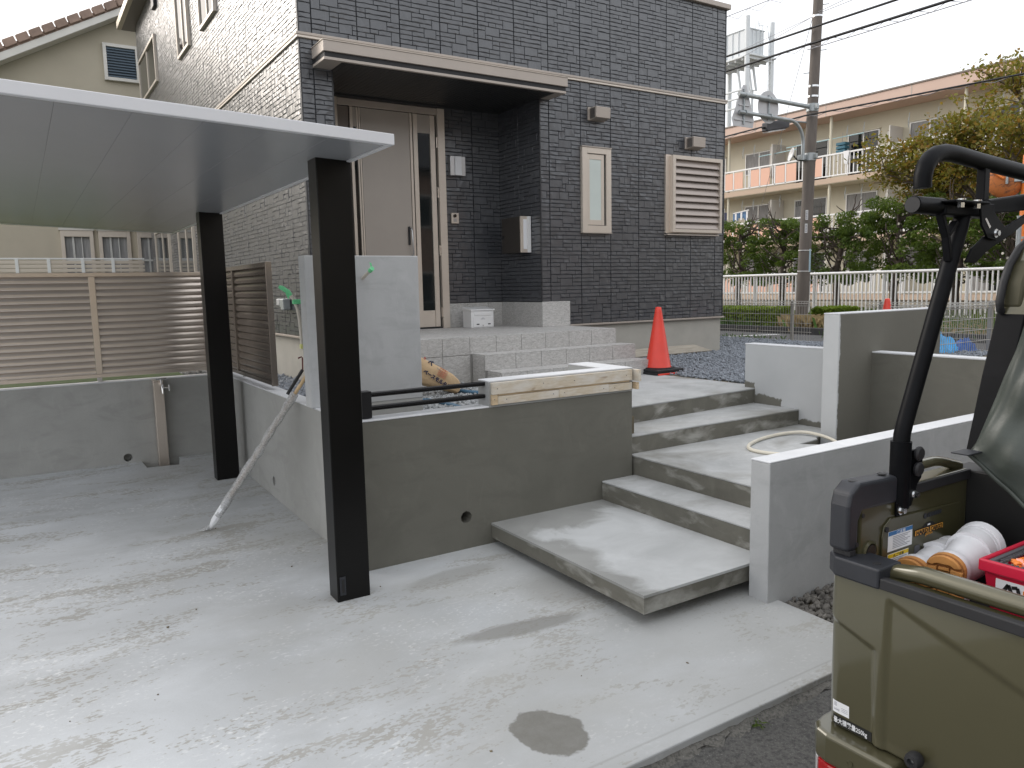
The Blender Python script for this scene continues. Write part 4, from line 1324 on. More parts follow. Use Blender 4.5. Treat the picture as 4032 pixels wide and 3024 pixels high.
hose('pale blue hose on the gravel beside the louvre fence', [(1.72, 6.35, -.92), (1.85, 6.05, -.925), (1.98, 5.75, -.925), (2.02, 5.4, -.92), (1.9, 5.1, -.92)], .010, 'hose_pale')

# ------------------------------------------------------------------ paper bag of mortar (slumped sack)
t = thing('mortar_bag', 'slumped brown paper mortar bag with blue lettering behind the rails', 'bag', (2.75, 5.3, -.93))
BY_ = 5.98
prs = [((2.50, -.372), (2.48, -.68), .03), ((2.60, -.43), (2.57, -.728), .055), ((2.72, -.50), (2.68, -.768), .07), ((2.86, -.580), (2.82, -.815), .078), ((3.0, -.660), (2.96, -.860), .08), ((3.10, -.712), (3.07, -.895), .08), ((3.17, -.755), (3.15, -.920), .074), ((3.225, -.806), (3.205, -.937), .058), ((3.252, -.858), (3.236, -.918), .03)]
NR = 26
V, F = [], []
rb = random.Random(5)
dense = []
for i in range(len(prs) - 1):
    for k in range(3):
        u = k / 3
        dense.append(tuple([tuple(prs[i][q][j] * (1 - u) + prs[i + 1][q][j] * u for j in (0, 1)) for q in (0, 1)] + [prs[i][2] * (1 - u) + prs[i + 1][2] * u]))
dense.append(prs[-1])
for i, (tp_, bt, th) in enumerate(dense):
    cx0, cz0 = (tp_[0] + bt[0]) / 2, (tp_[1] + bt[1]) / 2
    hx, hz = (tp_[0] - bt[0]) / 2, (tp_[1] - bt[1]) / 2
    for k in range(NR):
        a = 2 * pi * k / NR
        ca, sa = math.copysign(abs(cos(a)) ** .6, cos(a)), math.copysign(abs(sin(a)) ** .7, sin(a))
        cr = rb.uniform(-.006, .006)
        V.append((cx0 + hx * ca, BY_ - th * sa + cr, max(cz0 + hz * ca + rb.uniform(-.003, .003), -.945)))
    if i: F += [((i - 1) * NR + k, (i - 1) * NR + (k + 1) % NR, i * NR + (k + 1) % NR, i * NR + k) for k in range(NR)]
F += [tuple(range(NR - 1, -1, -1)), tuple((len(dense) - 1) * NR + k for k in range(NR))]
bag = MB().add(V, F).build('paper_sack', 'paper', t, 0, 80)
sd = bag.modifiers.new('s', 'SUBSURF'); sd.levels = sd.render_levels = 1
rd = Vector((.83, 0, -.557)); ud = Vector((.557, 0, .83))
def btext(s, size, m, x, z, sx=1., bold=.002, o=.087):
    return text(s, size, m, t, (x, BY_ - o, z), rd, ud, sx=sx, bold=bold)
btext('ベースモルタル', .043, 'ink_navy', 2.852, -.712, 1.0)
btext('ベ', .056, 'ink_navy', 2.905, -.640, .9, .003, .070)
btext('※', .036, 'ink_red', 2.868, -.600, 1.0, .002, .066)
btext('ラスコ', .017, 'ink_grey', 2.985, -.690, 1., .0004, .082)
for k in range(4): btext('注意事項', .018, 'ink_pale', 3.015 - .010 * k, -.690 - .017 * k, 1.3, .0006, .086)

# ------------------------------------------------------------------ gravel
gravel('gravel', 'blue grey gravel between the house, the landing and the low wall', [(5.67, 4.72), (10.2, 4.72), (10.2, 9.4), (8.25, 9.4), (8.2, 7.38), (5.66, 7.38)], 36000, -.945, .022, 'stone', .008)
gravel('gravel', 'pale gravel behind the planter and the paper bag', [(2.3, 4.2), (3.40, 4.2), (3.40, 4.58), (3.57, 4.6), (3.57, 6.5), (2.3, 6.5)], 7000, -.945, .026, 'stone_lt', .008)
gravel('gravel', 'dark gravel strip beside the louvre fence', [(1.67, 4.9), (2.42, 4.9), (2.42, 11), (1.67, 11)], 11000, -.945, .026, 'stone', .008)
gravel('gravel', 'gravel at the end of the turf behind the rear wall', [(1.28, 7.84), (1.64, 7.84), (1.64, 9.8), (1.28, 9.8)], 1800, -.775, .028, 'stone_lt', .01)
MB().box(1.28, 7.835, -1.2, 1.65, 17, -.795).build('gravel_bed', 'soil')['kind'] = 'structure'
gravel('rubble', 'brown rubble beside the driveway at the foot of the pale wall', [(3.215, 1.93), (6.0, 1.93), (6.0, 2.485), (3.215, 2.485)], 4200, -1.688, .026, 'stone_brown', .010)
sheet('rubble_bed', 'soil', [(3.2, 1.9, -1.70), (6.5, 1.9, -1.70), (6.5, 2.5, -1.70), (3.2, 2.5, -1.70)])

# small litter on the driveway and a weed in the joint
P = np.array([(random.uniform(-1.5, 2.9), random.uniform(2.0, 5.5), 0) for _ in range(36)])
P[:, 2] = -1.704 + .022 * P[:, 1] + .001
V, F = stones(P, .0065)
tag(link('grit', np_mesh('grit', V, F, M['soil'])), 'specks of grit lying on the driveway', None, None, 'stuff')
def weed(name, label, c, n, h, spread, m, size):
    C = np.column_stack([RNG.normal(c[0], spread, n), RNG.normal(c[1], spread, n), c[2] + abs(RNG.normal(0, h, n))])
    V, F = leaves(C, size, .25)
    o = link(name, np_mesh(name, V, F, M[m], c), None, c)
    return tag(o, label, 'weed')
weed('weed', 'small green weed in the asphalt by the driveway edge', (2.26, 1.845, -1.70), 26, .007, .018, 'leaf_con', .014)

# ------------------------------------------------------------------ beige neighbour house
t = thing('beige_house', 'beige stucco house with brown tiled gable roof behind the carport', 'house', (0, 20, -.95))
ND = 20.0
def slope_z(x): return 5.02 + (x - .10) * .536
MB().prism([(-6, -.95), (7.5, -.95), (7.5, 3.6), (2.48, 6.30), (-3.6, 3.02), (-6, 3.0)], lambda x, z: (x, ND + 9, z), lambda x, z: (x, ND, z)).build('wall', 'beige_wall', t)
MB().prism([(-4.2, slope_z(-4.2) - .26), (2.48, slope_z(2.48) - .17 + .02), (2.48, slope_z(2.48) + .0), (-4.2, slope_z(-4.2) - .06)], lambda x, z: (x, ND - .02, z), lambda x, z: (x, ND - .42, z)).build('bargeboard', 'barge', t, .01)
rf = MB().prism([(-4.3, slope_z(-4.3) - .05), (2.48, slope_z(2.48) + .005), (2.48, slope_z(2.48) + .10), (-4.3, slope_z(-4.3) + .05)], lambda x, z: (x, ND + 9.4, z), lambda x, z: (x, ND - .40, z)).build('roof', 'rooftile', t)
MB().prism([(2.48, slope_z(2.48) + .005), (8.4, slope_z(2.48) + .005 - 5.92 * .536), (8.4, slope_z(2.48) + .1 - 5.92 * .536), (2.48, slope_z(2.48) + .1)], lambda x, z: (x, ND + 9.4, z), lambda x, z: (x, ND - .40, z)).build('roof', 'rooftile', t)
d = Vector((1, 0, .536)).normalized()
for k in range(30):
    x = -4.2 + k * .243
    c = Vector((x + .12, ND - .40, slope_z(x + .12) + .11))
    MB().obox(c, d, (0, 1, 0), (d.cross(Vector((0, 1, 0))) + d * .10), .1205, .07, .08).build('roof_tile', 'rooftile', rf, .012)
    o_ = list(rf.children)[-1]
    o_.rotation_euler = (0, 0, 0)
for k in range(12):
    MB().cyl((2.48, ND - .46 + k * .8, slope_z(2.48) + .16), (2.48, ND + .33 + k * .8, slope_z(2.48) + .14), .15, n=14).build('ridge_tile', 'rooftile', rf, 0, 40)
# louvred window high on the gable
fw = framed(0, (2.05, 4.78, 2.78, 5.58), (2.12, 4.85, 2.71, 5.51), ND, 'barge', 'louvred_window', t, .08, .004)
box_part('window_back', 'glass_dark', fw, (2.12, ND - .02, 4.85, 2.71, ND - .01, 5.51))
for k in range(11):
    z = 4.86 + k * .0595
    MB().prism([(ND - .022, z + .062), (ND - .065, z + .006), (ND - .065, z), (ND - .016, z + .056)], lambda y, zz: (2.125, y, zz), lambda y, zz: (2.705, y, zz)).build('blade', 'slate_blade', fw)
for x0, x1 in ((.90, 1.545), (1.645, 2.30), (2.44, 3.1)):
    fw = framed(0, (x0, .05, x1, 1.44), (x0 + .075, .12, x1 - .075, 1.30), ND, 'bronze_lt', 'window', t, .09, .004)
    box_part('curtain', 'curtain', fw, (x0 + .075, ND - .018, .12, x1 - .075, ND - .01, 1.30))
    box_part('pane', 'glass_dark', fw, (x0 + .075, ND - .028, .8, x1 - .075, ND - .022, 1.30)) if False else None
    for f_ in (.32, .36, .68): box_part('glazing_bar', 'alu_sash', fw, (x0 + .075 + f_ * .495 - .008, ND - .05, .12, x0 + .075 + f_ * .495 + .008, ND - .02, 1.30))
    box_part('sash_rail', 'alu_sash', fw, (x0 + .075, ND - .055, .76, x1 - .075, ND - .019, .80))
    box_part('window_head', 'barge', fw, (x0 - .03, ND - .11, 1.441, x1 + .03, ND, 1.50), .004)
t = thing('boundary_fence', 'pale horizontal slat fence in front of the beige house', 'fence', (0, 18.4, -.8))
for k in range(4): box_part('slat', 'bronze_lt', t, (-7, 18.40, .40 + k * .082, 2.36, 18.43, .462 + k * .082), .004)
box_part('top_rail', 'white_metal', t, (-7, 18.39, .735, 2.36, 18.44, .765), .004)
for x in (-3.2, -1.6, 0.0, .55, 1.16, 1.72): box_part('post', 'white_metal', t, (x, 18.37, -.8, x + .06, 18.399, .76), .004)
box_part('base_wall', 'beige_wall', t, (-7, 18.44, -.95, 2.36, 18.52, .395), 0)

# ------------------------------------------------------------------ welded wire fences
def wire_fence(label, org, A, B, z0, z1, posts, dx=.05, ends=True):
    t = thing('wire_fence', label, 'fence', org, 'brown grey welded wire fences')
    A, B = Vector((*A, 0)), Vector((*B, 0))
    d = (B - A).normalized()
    nrm = Vector((d.y, -d.x, 0))
    L = (B - A).length
    P = lambda s, o, z: A + d * s + nrm * o + Vector((0, 0, z))
    mb = MB()
    n = int(L / dx)
    h = z1 - z0
    for k in range(n + 1):
        s = k * dx
        mb.tube([P(s, .0, z0), P(s, .028, z0 + .03), P(s, 0, z0 + .06), P(s, 0, z1 - .07), P(s, .034, z1 - .035), P(s, 0, z1)], .0034, 4, False)
    zs = [z0, z0 + .03, z0 + .06]
    m = max(2, int((h - .13) / .115))
    zs += [z0 + .06 + (h - .13) * i / m for i in range(1, m)] + [z1 - .07, z1 - .035, z1]
    for z in zs:
        o = .034 if abs(z - z1 + .035) < 1e-4 else .028 if abs(z - z0 - .03) < 1e-4 else 0
        mb.tube([P(0, o + .003, z), P(L, o + .003, z)], .0044, 4, False)
    w_ = mb.build('wire_panel', 'meshwire', t)
    w_['kind'] = 'stuff'
    for s in posts:
        MB().prism([(s - .022, -.05), (s + .022, -.05), (s + .022, -.006), (s - .022, -.006)], lambda a, o: tuple(P(a, o, z1 + .01)), lambda a, o: tuple(P(a, o, z0 - .25))).build('post', 'meshwire', t, .003)
    return t
wire_fence('wire mesh fence at the far edge of the gravel by the house corner', (10.3, 9, -1.03), (10.3, 12.8), (10.3, 7.52), -1.0, -.325, [.9, 2.9, 4.9])
wire_fence('wire mesh fence along the side street beyond the blue sheets', (10.5, 6, -1.03), (10.45, 6.7), (10.45, 5.02), -1.0, -.335, [.2], .05)
wire_fence('wire mesh fence right in front of the blue sheets', (9.6, 4.98, -1.03), (8.2, 4.98), (11.0, 4.98), -1.0, -.315, [2.28], .05)
MB().box(7.5, 4.5, -1.6, 11.2, 5.7, -1.031).build('lot_ground', 'asphalt_far')['kind'] = 'structure'
def heap(label, m, c, rx, ry, h, seed):
    rnd = np.random.default_rng(seed)
    n = 16
    V = []
    for j in range(n + 1):
        for i in range(n + 1):
            u, v = i / n * 2 - 1, j / n * 2 - 1
            r = sqrt(u * u + v * v)
            z = h * max(0, 1 - r ** 2.2) + rnd.normal(0, h * .10) * (r < .95)
            V.append((c[0] + u * rx, c[1] + v * ry, c[2] + max(0, z)))
    F = [(j * (n + 1) + i, j * (n + 1) + i + 1, (j + 1) * (n + 1) + i + 1, (j + 1) * (n + 1) + i) for j in range(n) for i in range(n)]
    o = MB().add(V, F).build('tarp_heap', m, None, 0, 25, c)
    tag(o, label, 'tarpaulin')
heap('light blue plastic sheet heaped behind the wire fence', 'tarpblue', (9.75, 5.42, -1.03), .62, .36, .36, 3)
heap('darker blue folded sheet at the right of the light blue sheet', 'tarpnavy', (10.2, 5.16, -1.03), .26, .16, .23, 5)

# ------------------------------------------------------------------ white park fence
t = thing('white_fence', 'long white vertical bar fence in front of the clipped trees', 'fence', (16.9, 12, -.95))
FX, FT, FB = 16.9, .155, -.90
for y0 in range(0, 40, 5):
    MB().tube([(FX, y0, FT), (FX, y0 + 4.99, FT)], .034, 8).build('top_rail', 'white_metal', t, 0, 50)
    MB().box(FX - .015, y0, FB + .04, FX + .015, y0 + 4.99, FB + .075).build('bottom_rail', 'white_metal', t)
bar_me = MB().tube([(0, 0, FB + .075), (0, 0, FT - .02)], .0195, 6).mesh('bar', M['white_metal'], (0, 0, 0), 60)
for k in range(290):
    y = 3.0 + k * .1036
    if k % 18 == 0:
        MB().box(FX + .03, y - .022, -1.0, FX + .075, y + .022, FT + .01).build('post', 'white_metal', t, .004)
    link('bar', bar_me, t, (FX, y, 0))

# ------------------------------------------------------------------ utility pole with signs
PXc, PYc = 14.0, 10.41
t = thing('utility_pole', 'weathered brown concrete utility pole behind the hedge', 'utility pole', (PXc, PYc, -1.0))
def pc(z, dx=0, dy=0):
    k = (z + 1) / 10.5
    return Vector((PXc - .06 + .23 * k + dx, PYc + .03 - .15 * k + dy, z))
MB().tube([pc(-1), pc(9.5)], [.134, .072], 20).build('pole_shaft', 'pole', t, 0, 50)
for z in (2.52, 3.50): 
    rr = .134 - (z + 1) * .0059
    MB().tube([pc(z - .075), pc(z + .075)], rr + .012, 16).build('clamp', 'galv', t, 0, 50)
    MB().box(PXc - .03, PYc - rr - .09, z - .05, PXc + .03, PYc - rr, z + .05).build('clamp_bolt', 'galv', t, .01)
for z in (3.72, 3.92, 5.28):
    MB().tube([pc(z - .018), pc(z + .018)], .134 - (z + 1) * .0059 + .007, 16).build('band', 'zinc', t, 0, 50)
for k, z in enumerate((4.20, 4.62, 5.05, 5.5, -.5, .0, .45)):
    s = 1 if k % 2 else -1
    dd = Vector((.6, -.75, 0)).normalized() * s
    q = pc(z)
    MB().tube([q + dd * .08, q + dd * .21], .009, 6).build('step_bolt', 'galv', t, 0, 50)
def facing(px, py):
    v = Vector((-px, -py, 0)).normalized()
    return v
fv = facing(PXc, PYc)
sv = Vector((fv.y, -fv.x, 0))
c = Vector((PXc, PYc, 0)) + fv * .122 + sv * .0
for z, h in ((1.34, .20), (1.07, .19)):
    q = pc(z) + fv * (.1385 - (z + 1) * .0059) - sv * .0
    MB().obox(q, sv, fv, (0, 0, 1), .026, .003, h / 2).build('number_plate', 'white_metal', t, .004)
    for i in range(5): MB().obox(q + fv * .004 + Vector((0, 0, h * (.32 - .16 * i))), sv, fv, (0, 0, 1), .012, .001, .009).build('plate_mark', 'ink_grey', t)
q = Vector((PXc, PYc, .40)) - sv * -.0 + fv * .10 + Vector((sv.x, sv.y, 0)) * -.0
# blue-white strip banner tied at the right side
rgt = -sv if (-sv).dot(Vector((_r.x, _r.y, 0))) > 0 else sv
q = pc(.41) + rgt * .105 + fv * .085
MB().obox(q, rgt, fv, (0, 0, 1), .018, .003, .235).build('strip_banner', mat('pale_blue_banner', (.42, .58, .66), .6), t, .002)
for z in (.19, .62): MB().tube([pc(z - .008), pc(z + .008)], .134, 16).build('tie_band', 'white_metal', t, 0, 50)

AY = 10.40
MB().tube([(13.96, AY, 3.52), (11.86, AY, 3.545)], .042, 10).build('sign_arm', 'galv', t, 0, 50)
arc = [(13.80, AY, 2.45), (13.80, AY, 2.75)] + [(13.80 - .42 * (1 - cos(a)), AY, 2.78 + .42 * sin(a)) for a in np.linspace(0.1, pi / 2, 8)] + [(11.88, AY, 3.215)]
MB().tube(arc, .036, 10).build('sign_arm', 'galv', t, 0, 60)
MB().box(13.78, AY - .02, 2.46, 14.0, AY + .12, 2.56).build('arm_bracket', 'galv', t, .005)
def sign(name, label, mb_poly, cx, ribs):
    t = thing(name, label, 'road sign', (cx, AY, 3.2))
    MB().prism(mb_poly, lambda x, z: (x, AY + .062, z), lambda x, z: (x, AY + .058, z)).build('sign_plate', 'signback', t, .002)
    xs_ = [p[0] for p in mb_poly]
    for z, x0, x1 in ribs: MB().box(x0, AY + .040, z - .012, x1, AY + .0575, z + .012).build('rib', 'signback', t, .003)
    zs_ = [p[1] for p in mb_poly]
    MB().tube([(cx, AY + .045, min(zs_) + .05), (cx, AY + .045, max(zs_) - .08)], .022, 8).build('sign_stem', 'galv', t, 0, 50)
    for z in (3.215, 3.535): MB().tube([(cx - .02, AY, z), (cx + .02, AY, z)], .052, 10).build('sign_clamp', 'galv', t, 0, 50)
sign('road_sign', 'pointed grey road sign seen from behind at the arm end', [(11.78, 2.96), (12.34, 2.96), (12.37, 3.10), (12.14, 3.74), (12.04, 3.74), (11.74, 3.10)], 12.06, ((3.08, 11.80, 12.32), (3.36, 11.92, 12.22)))
sign('road_sign', 'round grey road sign seen from behind near the pole', [(12.78 + .31 * cos(a), 3.40 + .31 * sin(a)) for a in np.linspace(0, 2 * pi, 33)[:-1]], 12.78, ((3.26, 12.53, 13.03), (3.52, 12.53, 13.03)))
t = thing('street_lamp', 'dark grey box street lamp hanging below the sign arms', 'street lamp', (13.3, 10.65, 3.0))
MB().prism([(12.93, 2.985), (13.52, 3.09), (13.60, 3.12), (13.60, 3.26), (13.50, 3.28), (12.93, 3.16)], lambda x, z: (x, 10.74, z), lambda x, z: (x, 10.58, z)).build('lamp_head', 'lampgrey', t, .02)
MB().prism([(12.96, 2.962), (13.48, 3.058), (13.48, 3.078), (12.96, 2.982)], lambda x, z: (x, 10.73, z), lambda x, z: (x, 10.59, z)).build('lens', 'lampclear', t, .004)
MB().tube([(13.58, 10.66, 3.2), (13.75, 10.6, 3.25), (13.96, 10.45, 3.22)], .018, 8).build('lamp_arm', 'galv', t, 0, 50)
MB().tube([(12.93, 10.66, 3.06), (12.86, 10.66, 3.045)], .022, 8).build('sensor', 'rubber', t, 0, 50)
t = thing('satellite_dish', 'small white satellite dish clamped to the left of the utility pole', 'satellite dish', (13.72, 10.5, 2.45))
dc = Vector((13.60, 10.52, 2.56))
dn = Vector((-.80, .52, .27)).normalized()
e1 = dn.orthogonal().normalized(); e2 = dn.cross(e1)
V = [dc - dn * .03]
for i in range(1, 5):
    r_ = .14 * i / 4
    V += [dc - dn * (.03 - .05 * (i / 4) ** 2) + (e1 * cos(a) + e2 * sin(a)) * r_ for a in np.linspace(0, 2 * pi, 25)[:-1]]
F = [(0, 1 + k, 1 + (k + 1) % 24) for k in range(24)]
for i in range(3): F += [(1 + i * 24 + k, 1 + (i + 1) * 24 + k, 1 + (i + 1) * 24 + (k + 1) % 24, 1 + i * 24 + (k + 1) % 24) for k in range(24)]
ds = MB().add(V, F).build('dish', 'white_metal', t, 0, 60)
sm = ds.modifiers.new('s', 'SOLIDIFY'); sm.thickness = .006
MB().tube([dc - dn * .03, dc + Vector((.16, -.02, -.10)), (13.88, 10.43, 2.44)], .014, 8).build('dish_arm', 'rubber', t, 0, 50)

# cables strung along the pole line
def cable(label, a, b, sag, r, m='cable', n=24, spiral=None):
    a, b = Vector(a), Vector(b)
    pts = [a.lerp(b, k / n) + Vector((0, 0, -sag * 4 * (k / n) * (1 - k / n))) for k in range(n + 1)]
    o = MB().tube(pts, r, 6, False).build('overhead_cable', m, None, 0, 80, tuple(a))
    if spiral:
        k, q = 0, []
        N = int((b - a).length / .28)
        for k in range(N + 1):
            u = k / N
            z = -sag * 4 * u * (1 - u)
            q.append(a.lerp(b, u) + Vector((0, 0, z - spiral * (.5 + .5 * (1 if k % 2 else -1)))))
        MB().tube(q, .006, 4, False).build('hanger_wire', 'cable_grey', o, 0, 0)
    return tag(o, label, 'cable')
cx_ = 13.86
cable('thick black power cable above the sign arm, topmost of the heavy ones', (cx_, -30, 5.35), (cx_, PYc, 5.02), .15, .022)
cable('thick black power cable running left from the pole towards the house edge', (cx_, PYc, 5.02), (cx_, 40, 5.5), .12, .022)
cable('heavy black cable with looped hanger wire right of the pole', (cx_, -30, 5.3), (cx_, PYc, 4.72), .22, .026, spiral=.11)
cable('heavy black cable with hanger wire crossing the water tower', (cx_, PYc, 4.72), (cx_, 40, 4.95), .12, .024, spiral=.09)
cable('thin grey wire just below the heavy looped cable', (cx_, -30, 5.15), (cx_, PYc, 4.62), .22, .009, 'cable_grey')
cable('black telephone cable crossing the orange tree and the roof edge', (cx_, -30, 2.95), (cx_, PYc, 3.34), .25, .017, spiral=.05)
cable('black telephone cable sloping left below the road signs', (cx_, PYc, 3.34), (cx_, 40, 3.6), .30, .017, spiral=.05)
cable('pale wire with wavy hanger at the top of the sky', (cx_, 30, 6.4), (cx_, 6, 5.9), .2, .009, 'cable_grey', spiral=.14)
for i, (a, b) in enumerate((((PXc, PYc, 5.28), (24, 30, 8.2)), ((PXc, PYc, 5.28), (22, 30, 6.1)), ((PXc, PYc, 5.25), (26, 22.3, .9)), ((PXc, PYc, 5.32), (15.5, -10, 8.4)), ((PXc, PYc, 5.30), (16.5, -10, 7.4)))):
    cable(('thin grey stay wire rising left from the pole band', 'lower thin grey stay wire running left from the pole band', 'thin grey stay wire dropping steeply left of the pole', 'steepest thin grey wire going up right from the pole band', 'lower thin grey wire going up right from the pole band')[i], a, b, .1, .006, 'cable_grey', 10)

# ------------------------------------------------------------------ traffic mirror seen from behind
t = thing('traffic_mirror', 'orange traffic mirror with rusty round back on an orange post', 'traffic mirror', (13.9, 6.2, -1.0))
mc = Vector((13.9, 6.53, 1.56))
mn = Vector((mc.x, mc.y, 0)).normalized()
V, F = [], []
e1 = Vector((mn.y, -mn.x, 0)); e2 = Vector((0, 0, 1))
rings = ((.0, -.09), (.10, -.075), (.19, -.05), (.255, -.01), (.275, .03))
V = [mc + mn * rings[0][1]]
for r_, h_ in rings[1:]: V += [mc + mn * h_ + (e1 * cos(a) + e2 * sin(a)) * r_ for a in np.linspace(0, 2 * pi, 33)[:-1]]
F = [(0, 1 + k, 1 + (k + 1) % 32) for k in range(32)]
for i in range(3): F += [(1 + i * 32 + k, 1 + (i + 1) * 32 + k, 1 + (i + 1) * 32 + (k + 1) % 32, 1 + i * 32 + (k + 1) % 32) for k in range(32)]
F.append(tuple(range(1 + 3 * 32, 1 + 4 * 32)))
MB().add(V, F).build('mirror_back', 'orange_worn', t, 0, 60)
MB().tube([mc - mn * .10 - e1 * .03 + Vector((0, 0, .03)), mc - mn * .09 - e1 * .19 + Vector((0, 0, .15))] if True else [], .018, 8).build('stiffener', 'orange', t, 0, 50)
MB().tube([mc - mn * .12 + e1 * .02 + Vector((0, 0, .06)), mc - mn * .12 + e1 * .02 - Vector((0, 0, .06))], .02, 8).build('mount', 'galv', t, 0, 50)
rp = mc + e1 * .42 if e1.dot(Vector((_r.x, _r.y, 0))) > 0 else mc - e1 * .42
es = 1 if e1.dot(Vector((_r.x, _r.y, 0))) > 0 else -1
ph = mc + e1 * es * .375
MB().tube([(ph.x, ph.y, -1.0), (ph.x, ph.y, 1.95)], .155, 20).build('post', 'orange', t, 0, 50)
MB().tube([(ph.x, ph.y, 1.50), (ph.x, ph.y, 1.66)], .162, 20).build('post_clamp', 'galv', t, 0, 50)
MB().tube([(ph.x, ph.y, .60), (ph.x, ph.y, .64)], .160, 20).build('post_band', 'galv', t, 0, 50)
MB().obox(mc + e1 * es * .22 - mn * .06, e1, mn, (0, 0, 1), .10, .02, .03).build('bracket', 'galv', t, .004)
gp_ = mc - mn * .2 + e1 * es * .225
t2 = thing('steel_post', 'thin grey steel post beside the orange mirror post', 'post', (gp_.x, gp_.y, -1.0))
MB().tube([(gp_.x, gp_.y, -1.0), (gp_.x, gp_.y, .95)], .038, 12).build('post', 'galv', t2, 0, 50)
MB().tube([(gp_.x, gp_.y, .95), (gp_.x, gp_.y, .97)], .042, 12).build('post_cap', 'galv', t2, 0, 50)

# ------------------------------------------------------------------ apartment block
t = thing('apartment_block', 'three storey cream and salmon apartment block with long balconies', 'apartment building', (33, 22, -.95))
AX, AB = 31.0, 32.2
AY0, AY1 = 6.0, 42.0
box_part('wall', 'cream', t, (AB, AY0, -1.0, AB + 8, AY1, 7.22))
box_part('roof_parapet', 'salmon', t, (AX - .15, AY0 - .3, 7.18, AB + 8, AY1 + .3, 7.68), .01)
box_part('roof_edge', 'taupe_dk', t, (AX - .19, AY0 - .35, 7.681, AB + 8.1, AY1 + .35, 7.75), .01)
for y in np.arange(AY0 + .5, AY1, 3.9): box_part('parapet_joint', 'taupe', t, (AX - .158, y, 7.19, AX - .1501, y + .03, 7.675))
LV = (-.62, 1.93, 4.55)
for i, z in enumerate(LV):
    box_part('balcony_slab', 'tan_slab', t, (AX - .06, AY0, z - .28, AB - .002, AY1, z - .05), .006)
    if i: box_part('slab_soffit', 'cream', t, (AX - .04, AY0, z - .30, AB - .003, AY1, z - .281))
def rail(y0, y1, z, kind):
    if kind == 'panel':
        mb = MB().box(AX - .012, y0 + .06, z + .09, AX + .012, y1 - .04, z + .88)
        mb.build('orange_panel', 'salmon_lt', t)
    else:
        mb = MB()
        n = max(1, int((y1 - y0) / .17))
        for k in range(n): mb.box(AX - .015, y0 + (k + .5) * (y1 - y0) / n - .02, z + .08, AX + .015, y0 + (k + .5) * (y1 - y0) / n + .02, z + .93)
        o = mb.build('railing_bars', 'white_metal', t)
        o['kind'] = 'stuff'
for z in LV:
    box_part('handrail', 'white_metal', t, (AX - .03, AY0, z + .93, AX + .03, AY1, z + 1.0), .008)
    box_part('lower_rail', 'white_metal', t, (AX - .02, AY0, z + .02, AX + .02, AY1, z + .075), .004)
    # bay pattern 5.82 m: two panels, gap, two panels, gap, two panels, bars
    for b0 in (28.0 + 5.82 * 2, 28.0 + 5.82, 28.0):
        for a, c_ in ((0, .58), (.58, 1.22), (1.62, 2.22), (2.22, 2.86), (3.10, 3.72), (3.72, 4.36), (5.12, 5.76)):
            rail(b0 - c_, b0 - a, z, 'panel')
            box_part('railing_post', 'white_metal', t, (AX - .02, b0 - a - .03, z, AX + .02, b0 - a + .03, z + .93))
        for a, c_ in ((1.22, 1.62), (2.86, 3.10), (4.36, 5.12)): rail(b0 - c_, b0 - a, z, 'bars')
    for y in np.arange(AY0 + .2, 22.1, 1.35):
        rail(y, y + 1.35, z, 'bars')
        box_part('railing_post', 'white_metal', t, (AX - .025, y - .03, z, AX + .025, y + .03, z + .93))
for y in (39.5, 33.7, 27.85, 22.0, 16.2, 10.4):
    MB().tube([(AX + .12, y, -.9), (AX + .12, y, 7.2)], .065, 10).build('downpipe', 'cream', t, 0, 50)
def flat_window(y0, y1, z0, z1, open_=False, curtain=True):
    d = .05
    mb = MB()
    mb.box(AB - d, y0, z0, AB, y0 + .05, z1); mb.box(AB - d, y1 - .05, z0, AB, y1, z1)
    mb.box(AB - d, y0 + .05, z1 - .05, AB, y1 - .05, z1); mb.box(AB - d, y0 + .05, z0, AB, y1 - .05, z0 + .05)
    wv = mb.build('window', 'alu_sash', t)
    ym = (y0 + y1) / 2
    box_part('pane', 'glass_dark', wv, (AB - .012, y0 + .05, z0 + .05, AB - .008, y1 - .05, z1 - .05))
    box_part('sash', 'alu_sash', wv, (AB - .04, ym - .03, z0 + .05, AB - .004, ym + .03, z1 - .05))
    if curtain: box_part('curtain', 'curtain', wv, (AB - .018, (y0 if not open_ else ym) + .06, z0 + .05, AB - .013, y1 - .06, z1 - (.05 if not open_ else .3)))
    box_part('window_head', 'cream', wv, (AB - .10, y0 - .03, z1 + .01, AB, y1 + .03, z1 + .06))
